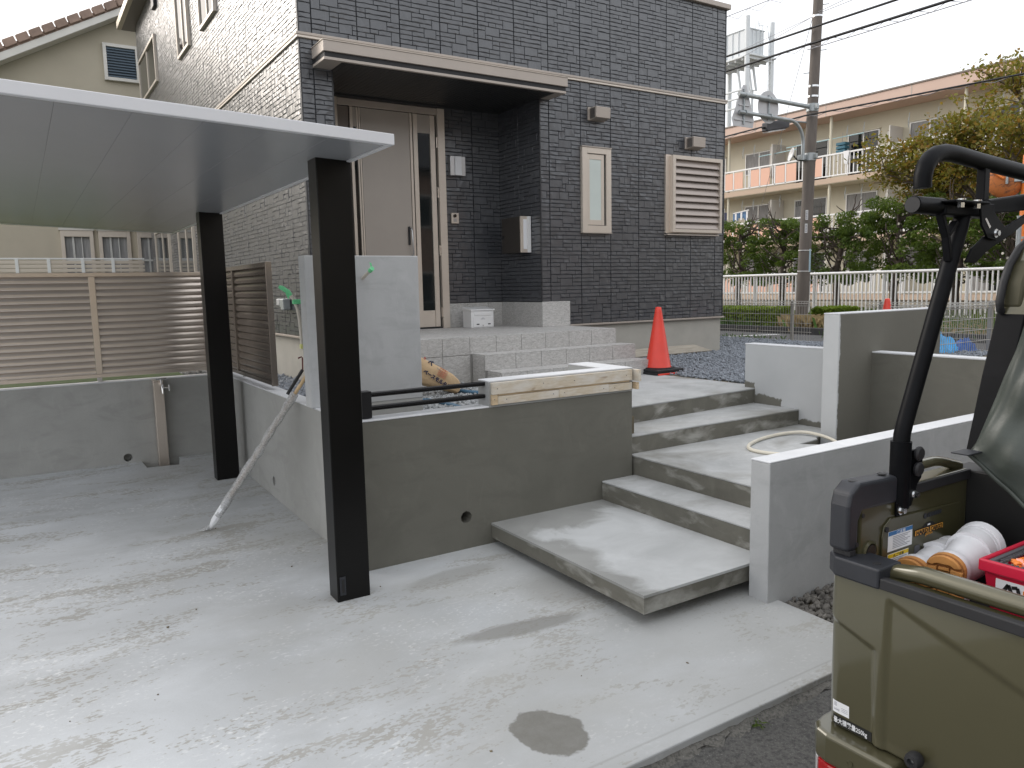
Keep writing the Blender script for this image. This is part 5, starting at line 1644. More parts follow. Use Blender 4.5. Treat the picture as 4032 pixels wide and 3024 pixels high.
for i, z in enumerate(LV):
    zt = z + 1.93
    flat_window(25.95, 27.70, z + .85, zt, False, True)
    flat_window(22.85, 24.63, z + .02, zt, True, i != 2)
    flat_window(20.34, 21.87, z + .02 if i == 2 else z + .85, zt, i == 2, i != 2)
    flat_window(19.70, 19.97, z + 1.3, z + 1.75, False, False)
    for b0 in (20.3, 14.5): 
        flat_window(b0 - 3.0, b0 - 1.3, z + .85, zt, False, True)
        flat_window(b0 - 5.6, b0 - 3.9, z + .02, zt, True, True)
    flat_window(29.0, 30.8, z + .85, zt); flat_window(32, 33.7, z + .85, zt); flat_window(35, 37, z + .85, zt)
    box_part('partition', 'partition', t, (AX + .25, 25.28, z + .4, AB - .01, 25.33, z + 2.0), .004)
    box_part('partition', 'partition', t, (AX + .25, 19.3, z + .1, AB - .01, 19.35, z + 1.8), .004)
    box_part('partition_board', 'partition', t, (AB - .35, 25.34, z + .6, AB - .3, 25.92, z + 2.02), .004)
    for y in (27.2, 26.5, 24.9, 23.4, 21.4, 20.6, 18.6, 17.4, 15):   # laundry hooks under the slab above
        MB().tube([(AX + .45, y, z + 2.20), (AX + .38, y + .02, z + 1.85), (AX + .45, y + .04, z + 1.6), (AX + .5, y + .05, z + 1.85), (AX + .5, y + .05, z + 2.2)], .012, 4).build('laundry_hook', 'galv', t)
for y0, y1, z in ((20.6, 24.6, 6.28), (24.0, 26.2, 6.12)):
    MB().tube([(AX + .4, y0, z), (AX + .4, y1, z - .02)], .022, 6).build('laundry_pole', 'hose_pale', t, 0, 50)
tag(MB().box(31.45, 21.55, 5.72, 31.8, 22.0, 6.05).add(*[[], []]).build('storage_crate', 'cratebl', None, .02, 0, (31.6, 21.8, 4.5)), 'stacked teal net box on the upper balcony by the drainpipe', 'box') if False else None
t2 = thing('drying_net', 'teal hanging drying net on the upper balcony right of the drainpipe', 'drying net', (31.6, 21.75, 5.6))
for k in range(3):
    MB().box(31.45, 21.52, 5.62 + k * .16, 31.8, 21.98, 5.75 + k * .16).build('net_tier', 'cratebl', t2, .02)
MB().tube([(31.6, 21.75, 6.08), (31.6, 21.75, 6.5)], .01, 5).build('net_cord', 'cable_grey', t2)
t2 = thing('towel', 'white towel hung over the upper balcony rail', 'towel', (30.97, 21.1, 5.2))
MB().add([(30.955, 20.95, 5.57), (30.955, 21.25, 5.57), (30.94, 21.2, 5.05), (30.95, 21.06, 4.98), (31.04, 20.95, 5.57), (31.04, 21.25, 5.57), (31.05, 21.2, 5.2), (31.05, 21.0, 5.2)], [(0, 1, 2, 3), (1, 0, 4, 5), (5, 4, 7, 6)]).build('cloth', 'linen', t2)
t2 = thing('laundry_rack', 'row of blue laundry under a white frame on the middle balcony', 'laundry', (31.2, 27.1, 2.9))
MB().tube([(31.2, 26.6, 3.55), (31.2, 27.6, 3.45)], .03, 6).build('hanger_frame', 'white_metal', t2)
for k in range(8):
    y = 26.66 + k * .12
    MB().box(31.19, y, 3.5 - random.uniform(.3, .5), 31.21, y + .10, 3.5).build('garment', 'laundry' if k % 3 else 'linen', t2)
for k, y in enumerate((28.0, 28.25)):
    MB().box(31.19, y, 2.85, 31.21, y + .18, 3.55).build('garment', 'laundry' if k else 'ink_navy', t2)

# ------------------------------------------------------------------ water tower
t = thing('water_tower', 'tall white water tank on steel columns behind the apartment block', 'water tower', (51.5, 43.5, -1))
box_part('tank', 'tank', t, (50, 42.98, 17.68, 51.82, 46.5, 19.7), .03)
for k in range(5): box_part('tank_rib', 'tank', t, (49.94, 43.3 + k * .62, 17.7, 49.999, 43.36 + k * .62, 19.66))
for x in (50.45, 50.9, 51.35): box_part('tank_rib', 'tank', t, (x, 42.92, 17.7, x + .05, 42.979, 19.66))
box_part('tank_top', 'tank', t, (49.92, 42.9, 19.70, 51.9, 46.58, 19.76))
box_part('platform', 'tank', t, (49.3, 42.1, 17.42, 52.3, 47.0, 17.55), .01)
for k in range(6): box_part('platform_beam', 'tank', t, (49.4, 42.3 + k * .7, 17.22, 52.2, 42.40 + k * .7, 17.419))
for x, y, z1 in ((49.3, 42.47, 20.35), (52.2, 42.5, 20.3), (52.2, 46.8, 19.5), (49.3, 46.8, 19.9)):
    MB().tube([(x, y, -1), (x, y, z1)], .20, 14).build('column', 'tank', t, 0, 50)
for x, y in ((50.6, 43.5), (50.9, 43.9), (51.3, 43.6), (50.4, 44.4), (51.5, 44.2)):
    MB().tube([(x, y, 5), (x, y, 14 + (x - 50)), (x + .1, y - .3, 15.2), (x, y, 17.3)], .10, 8).build('water_pipe', 'tank', t, 0, 50)
for dx in (0, .36): MB().tube([(51.2 + dx, 42.0, 9), (51.2 + dx, 42.0, 18.4)], .03, 6).build('ladder_rail', 'tank', t)
for k in range(24): MB().tube([(51.2, 42.0, 9.2 + k * .38), (51.56, 42.0, 9.2 + k * .38)], .02, 5).build('ladder_rung', 'tank', t)
for z in (14.9, 14.3, 13.6): box_part('gallery_beam', 'tank', t, (49.1, 42.6, z, 49.3, 48.5, z + .10))
for x in (50.8, 51.2): MB().tube([(x, 43.0, 19.7), (x, 42.95, 20.25), (x, 42.7, 20.3), (x, 42.6, 19.3)], .03, 6).build('ladder_hoop', 'tank', t)
MB().tube([(51.3, 43.1, 19.7), (51.4, 43.1, 20.15), (52.0, 42.8, 20.1), (52.1, 42.7, 19.0)], .035, 6).build('overflow_pipe', 'tank', t)

# ------------------------------------------------------------------ trees
def twig(mb, p, d, L, r, depth, rnd, tips, bend=.35, kids=3, spread=.8, lift=.05):
    pts = [Vector(p)]
    dd = Vector(d).normalized()
    n = 4
    for i in range(n):
        dd = (dd + Vector((rnd.uniform(-1, 1), rnd.uniform(-1, 1), rnd.uniform(-1, 1) + lift)) * bend * .5).normalized()
        pts.append(pts[-1] + dd * (L / n))
    mb.tube(pts, [r * (1 - .45 * i / n) for i in range(n + 1)], 5 if r < .03 else 8, True)
    if depth == 0:
        tips += pts[2:]
        return
    for k in range(kids):
        i = rnd.choice((2, 3, 4)) if k else 4
        nd = (dd + Vector((rnd.uniform(-1, 1), rnd.uniform(-1, 1), rnd.uniform(-.6, .8))) * spread).normalized()
        twig(mb, pts[i], nd, L * rnd.uniform(.55, .8), r * .55, depth - 1, rnd, tips, bend, kids, spread, lift)

def conifer(seed):
    """clipped hedge tree: bare crooked limbs inside, green on the top and between neighbours"""
    rnd = random.Random(seed)
    rg = np.random.default_rng(seed)
    mb, tips = MB(), []
    x, y = 0., 0.
    pts = [(0, 0, 0), (rnd.uniform(-.05, .05), rnd.uniform(-.06, .06), .7), (rnd.uniform(-.1, .1), rnd.uniform(-.1, .1), 1.3), (rnd.uniform(-.1, .1), rnd.uniform(-.12, .12), 2.0), (0, 0, 2.55)]
    mb.tube(pts, [.11, .095, .085, .06, .03], 9)
    cuts = []
    for k in range(30):
        z = .85 + 1.75 * k / 30
        a = rnd.uniform(0, 2 * pi)
        b = Vector((pts[2][0] * .6, pts[2][1] * .6, z))
        twig(mb, b, (cos(a), sin(a), rnd.uniform(-.1, .5)), rnd.uniform(.45, .75), rnd.uniform(.018, .034), 1, rnd, tips, .75, 3, 1.0, .2)
        if rnd.random() < .3: cuts.append(b + Vector((cos(a), sin(a), .2)) * rnd.uniform(.2, .5))
    C = []
    def blob(c, r, n, fl=.7):
        q = rg.normal(size=(n, 3))
        q /= np.linalg.norm(q, axis=1)[:, None]
        q *= (rg.uniform(.35, 1, n) ** .5)[:, None]
        C.append(np.array(c) + q * np.array([r, r, r * fl]))
    for k in range(26):           # top
        blob((rg.uniform(-.5, .5), rg.uniform(-.8, .8), rg.uniform(2.15, 2.75)), rg.uniform(.14, .26), 150)
    for k in range(34):           # between the neighbours, ragged
        s = rg.choice((-1, 1))
        blob((rg.uniform(-.55, .5), s * rg.uniform(.45, .85), rg.uniform(.95, 2.3)), rg.uniform(.12, .25), 120)
    for k in range(26):           # back side
        blob((rg.uniform(.25, .6), rg.uniform(-.8, .8), rg.uniform(.9, 2.4)), rg.uniform(.15, .28), 110)
    for k in range(9):            # front tufts
        blob((rg.uniform(-.65, -.4), rg.uniform(-.8, .8), rg.uniform(.9, 1.3)), rg.uniform(.10, .18), 120)
    for k in range(5):
        blob((rg.uniform(-.65, -.4), rg.uniform(-.8, .8), rg.uniform(1.5, 2.2)), rg.uniform(.10, .16), 100)
    C = np.concatenate(C)
    V, F = leaves(C, .036, .5, .15, rg)
    return mb, V, F, cuts
CON = [conifer(s) for s in (1, 2, 3)]
CM = [(mb.mesh('trunk', M['bark'], (0, 0, 0), 60), np_mesh('crown', V, F, M['leaf_con']), cuts) for mb, V, F, cuts in CON]
cut_me = MB().lathe([(.001, -.01), (.030, -.01), (.026, .012), (.001, .014)], (0, 0, 0), 8, 'X').mesh('cut_branch', M['cut'])
LBL = ['clipped dark conifer farthest left beside the grey house corner', 'clipped conifer just left of the utility pole', 'clipped conifer just right of the utility pole', 'tallest clipped conifer left of the truck roll bar', 'clipped conifer partly behind the slanting black bar post', 'clipped conifer right of the slanting black bar post', 'clipped conifer behind the grey steel post', 'clipped conifer behind the orange mirror post']
for k, r_ in enumerate((.8695, .7832, .6886, .6009, .5203, .455, .39, .33)):
    x, y = 18.5, 18.5 * r_
    t = thing('clipped_conifer', LBL[k], 'tree', (x, y, -.97), 'row of clipped conifers behind the white fence')
    ro = (0, 0, (0, pi)[0] + random.uniform(-.25, .25))
    t.rotation_euler = ro
    t.scale = (1, .95, (1.0, .96, .98, 1.06, .97, 1., 1., 1.)[k])
    a, b, cuts = CM[k % 3]
    link('trunk', a, t, ORG[t]); link('crown', b, t, ORG[t])
    for c in cuts[:9]:
        o = link('cut_branch', cut_me, t, tuple(Vector(ORG[t]) + Vector((min(c.x, -.15), c.y, c.z))))

def maple(seed):
    rnd = random.Random(seed)
    rg = np.random.default_rng(seed)
    mb, tips = MB(), []
    # a leaning trunk that forks low, limbs sweeping up and outwards
    mb.tube([(0, 0, 0), (.03, .02, .9), (-.02, .06, 1.7), (.05, .15, 2.5)], [.17, .145, .13, .11], 10)
    base = Vector((.05, .15, 2.5))
    for k in range(9):
        a = 2 * pi * k / 9 + rnd.uniform(-.2, .2)
        twig(mb, base + Vector((0, 0, rnd.uniform(-.5, .2))), (cos(a) * .9, sin(a) * 1.15, rnd.uniform(.35, 1.0)), rnd.uniform(1.25, 1.8), .060, 2, rnd, tips, .35, 5, .85, .06)
    twig(mb, base, (.1, -.2, 1), 1.9, .08, 2, rnd, tips, .3, 4, .8, .2)
    tips = np.array([tuple(p) for p in tips])
    C = []
    for p in tips:
        if rg.random() < .10: continue
        n = int(rg.integers(26, 56))
        q = rg.normal(size=(n, 3)) * np.array([.24, .24, .075])
        C.append(p + q + np.array([0, 0, -.02]))
    C = np.concatenate(C)
    V, F = leaves(C, .060, .55, .35, rg)
    return mb, V, F, tips
mb, V, F, tips = maple(21)
print('maple', len(F), tips.min(0), tips.max(0))
t = thing('autumn_tree', 'broad leafy tree turning orange and green behind the truck roll bar', 'tree', (20.0, 9.1, -.97))
link('trunk', mb.mesh('trunk', M['bark_lt'], (0, 0, 0), 60), t, ORG[t])
link('crown', np_mesh('crown', V, F, M['leaf_maple']), t, ORG[t])

# low clipped hedge behind the kerb, with the pale grass by the pole foot
def hedge(label, x0, x1, y0, y1, z0, z1, n):
    P = []
    A = [((x1 - x0) * (y1 - y0), 't'), ((y1 - y0) * (z1 - z0), 'f'), ((x1 - x0) * (z1 - z0), 'e'), ((x1 - x0) * (z1 - z0), 'g')]
    S = sum(a for a, _ in A)
    for a, k in A:
        m = int(n * a / S)
        u, v, d = RNG.uniform(0, 1, m), RNG.uniform(0, 1, m), abs(RNG.normal(0, .035, m))
        bump_ = .03 * np.sin(u * 40) * np.cos(v * 31)
        if k == 't': P.append(np.column_stack([x0 + u * (x1 - x0), y0 + v * (y1 - y0), z1 - d + bump_]))
        elif k == 'f': P.append(np.column_stack([x0 + d + bump_, y0 + u * (y1 - y0), z0 + v * (z1 - z0)]))
        elif k == 'e': P.append(np.column_stack([x0 + u * (x1 - x0), y0 + d, z0 + v * (z1 - z0)]))
        else: P.append(np.column_stack([x0 + u * (x1 - x0), y1 - d, z0 + v * (z1 - z0)]))
    C = np.concatenate(P)
    V, F = leaves(C, .036, .65, .15)
    t = thing('hedge', label, 'hedge', ((x0 + x1) / 2, (y0 + y1) / 2, z0))
    link('leaf_mass', np_mesh('leaf_mass', V, F, M['leaf_hedge'], ORG[t]), t, ORG[t])
    MB().box(x0 + .12, y0 + .12, z0, x1 - .12, y1 - .12, z1 - .13).build('branch_mass', 'bark', t)
hedge('low clipped green hedge behind the wire fence left of the pole', 13.05, 14.0, 10.75, 17.0, -.97, -.57, 26000)
hedge('short rounded hedge piece directly right of the utility pole foot', 14.1, 14.9, 9.75, 10.3, -.97, -.58, 4500)
def tuft(label, c, n, h, sp, m, kind='stuff', w_=.006):
    V, F = [], []
    for i in range(n):
        x, y = c[0] + RNG.normal(0, sp[0]), c[1] + RNG.normal(0, sp[1])
        a, L = RNG.uniform(0, 2 * pi), h * RNG.uniform(.4, 1.1)
        lx, ly = cos(a) * L * RNG.uniform(.1, .7), sin(a) * L * RNG.uniform(.1, .7)
        b = len(V)
        V += [(x - w_, y + w_, c[2]), (x + w_, y - w_, c[2]), (x + lx * .5, y + ly * .5, c[2] + L * .75), (x + lx, y + ly, c[2] + L * .8)]
        F.append((b, b + 1, b + 2, b + 3))
    o = link('grass', np_mesh('grass', np.array(V), np.array(F), M[m]))
    return tag(o, label, None, None, 'stuff')
tuft('dry straw coloured grass round the foot of the utility pole', (13.45, 9.95, -.97), 700, .33, (.16, .22), 'grassdry', w_=.004)
tuft('short green and dry grass on the planting bed by the white fence', (15.2, 8.0, -.97), 6000, .13, (.9, 2.0), 'grassdry', w_=.004)
tuft('short green grass mixed into the planting bed', (15.4, 8.6, -.97), 7000, .15, (.9, 2.4), 'leaf_weed', w_=.005)
tuft('green grass under the clipped conifers', (17.8, 11.5, -.97), 6500, .28, (1.0, 4.0), 'leaf_con')
tuft('green weeds growing along the wire fence foot', (10.55, 9.0, -1.02), 120, .14, (.08, .35), 'leaf_weed')
tuft('leafy stems in front of the low hedge', (12.95, 12.6, -.97), 160, .30, (.05, 1.2), 'leaf_weed', w_=.02)

# ------------------------------------------------------------------ olive mini truck (faces +X, tail towards the driveway)
t = thing('mini_truck', 'olive green mini truck with open cargo bed and black roll bar', 'truck', (2.9, .47, -1.70))
YL, YR = 1.206, -.262
def tp(name, m, b, bv=.003): return box_part(name, m, t, b, bv)
def sm(a, b, x):
    u = min(1, max(0, (x - a) / (b - a)))
    return u * u * (3 - 2 * u)
# tailgate skin with pressed relief and a rounded corner
NYg, NZg = 150, 100
V, F = [], []
def gate_x(y, z):
    x = 1.750
    d = YL - y
    if d < .035: x += .035 - sqrt(max(0, .035 ** 2 - (.035 - d) ** 2))
    x += .012 * ((z + .97) / .22) ** 2 * .5                       # slight barrel
    low = -.885 - .34 * (YL - y)                                    # crease on the outer flank
    flank = sm(1.058, 1.075, y)
    x += .007 * flank * sm(low + .006, low - .010, z)
    diag = -.795 - .33 * (1.03 - y)
    centre = sm(1.045, 1.030, y)
    x += .006 * centre * sm(diag + .010, diag - .012, z)
    return x
for j in range(NZg + 1):
    z = -1.192 + (.447) * j / NZg
    for i in range(NYg + 1):
        u = i / NYg
        y = YL - 1.468 * (u * .28 + .72 * u * u * u * .5 + .36 * u * u)
        V.append((gate_x(y, z), y, z))
for j in range(NZg):
    for i in range(NYg):
        a = j * (NYg + 1) + i
        F.append((a, a + 1, a + NYg + 2, a + NYg + 1))
gate = MB().add(V, F).build('tailgate', 'olive', t, 0, 40)
s_ = gate.modifiers.new('s', 'SOLIDIFY'); s_.thickness = .004; s_.offset = -1
box_part('gate_inner', 'olive_dk', gate, (1.795, YR + .02, -1.18, 1.805, 1.15, -.752))
box_part('gate_edge', 'olive_dk', gate, (1.762, YR + .02, -.752, 1.80, 1.19, -.746))
box_part('rubber_strip', 'rubber', gate, (1.741, YR, -.766, 1.764, 1.056, -.738), .003)
MB().tube([(1.80, 1.075, -.745), (1.806, 1.04, -.730), (1.808, .98, -.722), (1.808, -.2, -.722)], [.014, .020, .0225, .0225], 12).build('gate_rail', 'olive', gate, 0, 60)
# lower corner cap
MB().prism([(1.738, 1.056), (1.84, 1.056), (1.84, 1.19), (1.80, 1.213), (1.765, 1.213), (1.738, 1.180)], lambda x, y: (x, y, -.768), lambda x, y: (x, y, -.716)).build('corner_cap', 'plastic_dk', t, .006, 0, None, 3)
MB().cyl((1.775, 1.085, -.7165), (1.775, 1.085, -.7145), .010, n=16).build('cap_plug', 'rubber', t, 0, 40)
# angled upper corner guard: column, then arm to the bar socket
arm = MB().prism([(1.745, -.700), (1.790, -.700), (1.790, -.625), (1.806, -.600), (1.985, -.606), (1.985, -.530), (1.790, -.522), (1.755, -.545), (1.745, -.580)], lambda x, z: (x, 1.147, z), lambda x, z: (x, 1.205, z)).build('corner_guard', 'plastic_dk', t, .010, 0, None, 3)
for x in (1.80, 1.93): MB().cyl((x, 1.176, -.5245), (x, 1.176, -.5225), .012, n=16).build('guard_plug', 'rubber', arm, 0, 40)
for x, z in ((1.782, -.685), (1.805, -.612), (1.968, -.592)): MB().cyl((x, 1.1445, z), (x, 1.1465, z), .006, n=12).build('guard_screw', 'rubber', arm, 0, 40)
tp('guard_foot', 'rubber', (1.76, 1.15, -.716, 1.785, 1.20, -.700), .002)
# bed side wall (far side), floor, near side, cab back wall
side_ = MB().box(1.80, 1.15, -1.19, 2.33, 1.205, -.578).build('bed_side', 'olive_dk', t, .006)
MB().box(2.05, 1.152, -.5775, 2.33, 1.208, -.563).build('side_sill', 'olive', side_, .004)
MB().box(2.03, 1.142, -.592, 2.33, 1.1515, -.564).build('sill_rubber', 'rubber', side_, .002)
# pressed panel on the side wall
MB().prism([(1.893, -.95), (2.285, -.95), (2.285, -.655), (1.93, -.640), (1.900, -.660), (1.893, -.69)], lambda x, z: (x, 1.150, z), lambda x, z: (x, 1.1445, z)).build('side_panel', 'olive_dk', side_, .005, 0, None, 3)
MB().lathe([(.030, .0), (.030, -.004), (.024, -.008), (.021, -.003), (.020, .0)], (1.842, 1.150, -.717), 24, 'Y').build('hole_rim', 'olive_dk', side_, 0, 40)
MB().cyl((1.842, 1.1485, -.717), (1.842, 1.1415, -.717), .0205, n=24).build('hole', 'ink_black', side_, 0, 40)
MB().cyl((1.908, 1.140, -.668), (1.908, 1.145, -.668), .0075, n=14).build('bolt', 'rubber', side_, 0, 40)
tp('bed_floor', 'rubber', (1.80, YR + .05, -.96, 2.34, 1.15, -.925), 0)
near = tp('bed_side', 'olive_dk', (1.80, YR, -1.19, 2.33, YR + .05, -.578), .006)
tp('bulkhead', 'ink_black', (2.331, YR + .02, -1.19, 2.44, 1.206, -.568), .004)
# stickers, badges (flat print)
YS = 1.1437
def stick(nm, m, x0, x1, z0, z1, y=YS, parent=None): return box_part(nm, m, parent or t, (x0, y - .0006, z0, x1, y, z1), 0)
s1 = stick('caution_sticker', 'sticker', 1.918, 2.033, -.7335, -.678)
stick('sticker_header', 'sticker_blue', 1.919, 2.032, -.6895, -.6785, YS - .0007, s1)
text('ご注意', .010, 'sticker', s1, (1.976, YS - .0015, -.688), (1, 0, 0), (0, 0, 1), sx=1.5, align='CENTER')
for k in range(8): stick('print_line', 'ink_grey', 1.940, 2.022 - (k % 3) * .012, -.6955 - k * .0045, -.6940 - k * .0045, YS - .0007, s1)
s2 = stick('caution_sticker', 'sticker', 1.919, 2.018, -.79, -.741)
stick('sticker_header', 'sticker_yel', 1.920, 2.017, -.7525, -.742, YS - .0007, s2)
text('⚠ご注意', .009, 'ink_black', s2, (1.968, YS - .0015, -.7515), (1, 0, 0), (0, 0, 1), sx=1.4, align='CENTER')
for k in range(6): stick('print_line', 'ink_grey', 1.925, 2.010 - (k % 2) * .02, -.758 - k * .0045, -.7565 - k * .0045, YS - .0007, s2)
bd_ = MB().prism([(2.117 + .034 * cos(a), -.703 + .019 * sin(a)) for a in np.linspace(0, 2 * pi, 25)[:-1]], lambda x, z: (x, YS, z), lambda x, z: (x, YS - .0005, z)).build('badge', 'ink_black', t)
stick('badge_band', 'ink_black', 2.045, 2.189, -.7155, -.6965, YS - .0006, bd_)
stick('badge_field', 'sticker_org', 2.047, 2.113, -.7135, -.6985, YS - .0013, bd_)
stick('badge_field', 'sticker_org', 2.121, 2.187, -.7135, -.6985, YS - .0013, bd_)
text('HARD', .0185, 'ink_black', bd_, (2.080, YS - .0025, -.7125), (1, 0, 0), (0, 0, 1), sx=1.15, align='CENTER', bold=.0004)
text('CARGO', .0185, 'ink_black', bd_, (2.1535, YS - .0025, -.7125), (1, 0, 0), (0, 0, 1), sx=.92, align='CENTER', bold=.0004)
text('JAPAN', .0095, 'sticker_org', bd_, (2.117, YS - .0015, -.7215), (1, 0, 0), (0, 0, 1), sx=1.3, align='CENTER')
stick('badge_mark', 'sticker', 2.108, 2.121, -.6935, -.689, YS - .0013, bd_)
lg = stick('log_label', 'lampgrey', 2.048, 2.075, -.765, -.742)
text('LOG', .018, 'ink_black', lg, (2.080, YS - .001, -.762), (1, 0, 0), (0, 0, 1), sx=1.25, bold=.0003)
em = MB().cyl((2.096, YS - .001, -.664), (2.096, YS, -.664), .008, n=16).build('emblem', 'plastic_dk', t, 0, 40)
for k in range(7): stick('emblem_letter', 'plastic_dk', 2.108 + k * .0105, 2.116 + k * .0105, -.670, -.658, YS - .0002, em)
# tailgate print
XG = 1.7425
def gstick(nm, m, y0, y1, z0, z1, parent=None, lift=.0012):
    n = 14
    V, F = [], []
    for i in range(n + 1):
        y = y0 + (y1 - y0) * i / n
        for z in (z0, z1): V.append((gate_x(y, z) - lift, y, z))
        if i: F.append((2 * i - 2, 2 * i, 2 * i + 1, 2 * i - 1))
    o = MB().add(V, F).build(nm, m, parent or t)
    md = o.modifiers.new('s', 'SOLIDIFY'); md.thickness = .0004; md.offset = 0
    return o
def gtext(s, size, m, parent, y, z, sx, bold, lift=.0022):
    o = text(s, size, m, parent, (0, y, z), (0, -1, 0), (0, 0, 1), sx=sx, bold=bold, ext=0)
    for v in o.data.vertices:
        v.co.x = gate_x(y + v.co.y, z + v.co.z) - lift
    return o
wl = gstick('white_label', 'sticker', 1.136, 1.186, -1.1555, -1.122)
gtext('LOG', .0085, 'ink_grey', wl, 1.181, -1.148, 1, .0002)
for k in range(3): gstick('print_line', 'ink_grey', 1.140, 1.158, -1.137 - k * .0045, -1.136 - k * .0045, wl, .0018)
for k in range(4): gstick('logo_stroke', 'ink_grey', 1.172, 1.1805, -1.1265 - k * .003, -1.1253 - k * .003, wl, .0018)
kl = gstick('load_label', 'ink_black', 1.071, 1.184, -1.1895, -1.1625)
gtext('最大積載量250kg', .0180, 'sticker', kl, 1.1815, -1.1825, .735, .0003)
MB().lathe([(.001, .0), (.017, .0), (.0205, -.008), (.020, -.022), (.0165, -.030), (.0085, -.031), (.006, -.020), (.001, -.020)], (1.752, .946, -1.162), 24, 'X').build('rubber_stop', 'rubber', t, 0, 45)
MB().cyl((1.735, .946, -1.162), (1.7305, .946, -1.162), .0055, n=12).build('stop_bolt', 'zinc', t, 0, 40)
# bumper corner, lamp
bp = MB().prism([(1.83, .985), (1.715, .985), (1.712, 1.17), (1.722, 1.205), (1.748, 1.228), (1.79, 1.236), (1.95, 1.236), (1.95, 1.0)], lambda x, y: (x, y, -1.198), lambda x, y: (x, y, -1.284)).build('bumper', 'olive', t, .012, 0, None, 4)
MB().lathe([(.001, .0), (.008, .0), (.008, -.002), (.006, -.002), (.006, -.0008), (.001, -.0008)], (1.7125, 1.098, -1.245), 18, 'X').build('bumper_plug', 'olive', bp, 0, 40)
tp('bumper', 'olive', (1.76, YR, -1.40, 1.83, .98, -1.23), .01).name = 'bumper_centre'
MB().prism([(1.80, .99), (1.718, .99), (1.716, 1.165), (1.726, 1.203), (1.80, 1.203)], lambda x, y: (x, y, -1.405), lambda x, y: (x, y, -1.286)).build('tail_lamp', 'lampred', t, .006)
MB().prism([(1.80, 1.205), (1.728, 1.205), (1.748, 1.224), (1.80, 1.232)], lambda x, y: (x, y, -1.405), lambda x, y: (x, y, -1.286)).build('tail_lamp_edge', 'lampclear', t, .006)
tp('lamp_back', 'ink_black', (1.80, .98, -1.44, 1.90, 1.22, -1.285), 0)
# roll bar: post, socket, rail tubes, plates
def tb(name, pts, r, m='blackpaint', n=14, parent=None): return MB().tube(pts, r, n).build(name, m, parent or t, 0, 60)
sock = MB().tube([(1.980, 1.155, -.62), (1.980, 1.155, -.437)], .0268, 20).build('bar_socket', 'blackpaint', t, 0, 50)
MB().prism([(1.985, -.630), (2.020, -.620), (2.045, -.562), (2.063, -.548), (2.066, -.476), (2.058, -.464), (1.985, -.464)], lambda x, z: (x, 1.140, z), lambda x, z: (x, 1.150, z)).build('socket_flange', 'blackpaint', sock, .003)
for z in (-.474, -.517):
    MB().lathe([(.001, .0)] + [(.012, .0), (.020, -.004), (.0205, -.010), (.016, -.015), (.001, -.017)], (2.028, 1.139, z), 14, 'Y').build('knob', 'rubber', sock, 0, 40)
for x, z in ((2.025, -.588), (1.964, -.623)):
    b_ = MB().cyl((x, 1.140, z), (x, 1.137, z), .0125, n=16).build('washer', 'zinc', t, 0, 40)
    MB().cyl((x, 1.137, z), (x, 1.126, z), .0085, n=6).build('bolt_head', 'zinc', b_, 0, 20)
tp('socket_lug', 'blackpaint', (1.950, 1.140, -.640, 1.984, 1.149, -.600), .004)
tb('bar_post', [(1.980, 1.155, -.50), (1.982, 1.155, -.42), (1.992, 1.155, -.39), (2.176, 1.155, .035), (2.222, 1.155, .14), (2.238, 1.155, .19)], .0215)
tb('side_tube', [(2.045, 1.18, -.575), (2.055, 1.18, -.545), (2.078, 1.18, -.530), (2.185, 1.18, -.527), (2.225, 1.18, -.532), (2.33, 1.18, -.560)], .0145, 'olive')
tb('stub_tube', [(1.985, 1.155, .190), (2.120, 1.155, .190)], .0225, 'blackpaint', 18)
MB().cyl((1.982, 1.155, .190), (1.986, 1.155, .190), .0205, n=18).build('stub_cap', 'rubber', t, 0, 40)
tp('stub_beam', 'blackpaint', (2.10, 1.130, .166, 2.36, 1.178, .196), .005)
tp('top_plate', 'blackpaint', (2.085, 1.098, .1965, 2.262, 1.195, .2025), .002)
for x in (2.130, 2.212):
    b_ = MB().cyl((x, 1.108, .196), (x, 1.108, .1835), .0095, n=6).build('bolt_nut', 'zinc', t, 0, 20)
    MB().cyl((x, 1.108, .203), (x, 1.108, .2065), .011, n=14).build('bolt_head', 'zinc', b_, 0, 20)
MB().prism([(2.31, .172), (2.36, .178), (2.60, .197), (2.95, .224), (2.95, .282), (2.60, .247), (2.32, .214)], lambda x, z: (x, 1.168, z), lambda x, z: (x, 1.128, z)).build('carrier_arm', 'blackpaint', t, .004)
tp('cross_beam', 'blackpaint', (2.62, YR, .205, 2.67, 1.127, .24), .004)
tb('top_rail', [(2.026, 1.155, .234), (2.025, 1.155, .262), (2.034, 1.155, .288), (2.055, 1.155, .311), (2.085, 1.155, .325), (2.125, 1.155, .332), (2.17, 1.155, .332), (2.32, 1.155, .321), (2.62, 1.155, .303), (3.7, 1.155, .25)], .0228, 'blackpaint', 18)
MB().tube([(2.026, 1.155, .2342), (2.026, 1.155, .2335)], .0185, 16).build('rail_bore', 'ink_black', t)
tp('upright', 'blackpaint', (2.318, 1.143, .204, 2.345, 1.167, .305), .002)
tp('upright', 'blackpaint', (3.2, 1.143, .204, 3.23, 1.167, .265), .002)
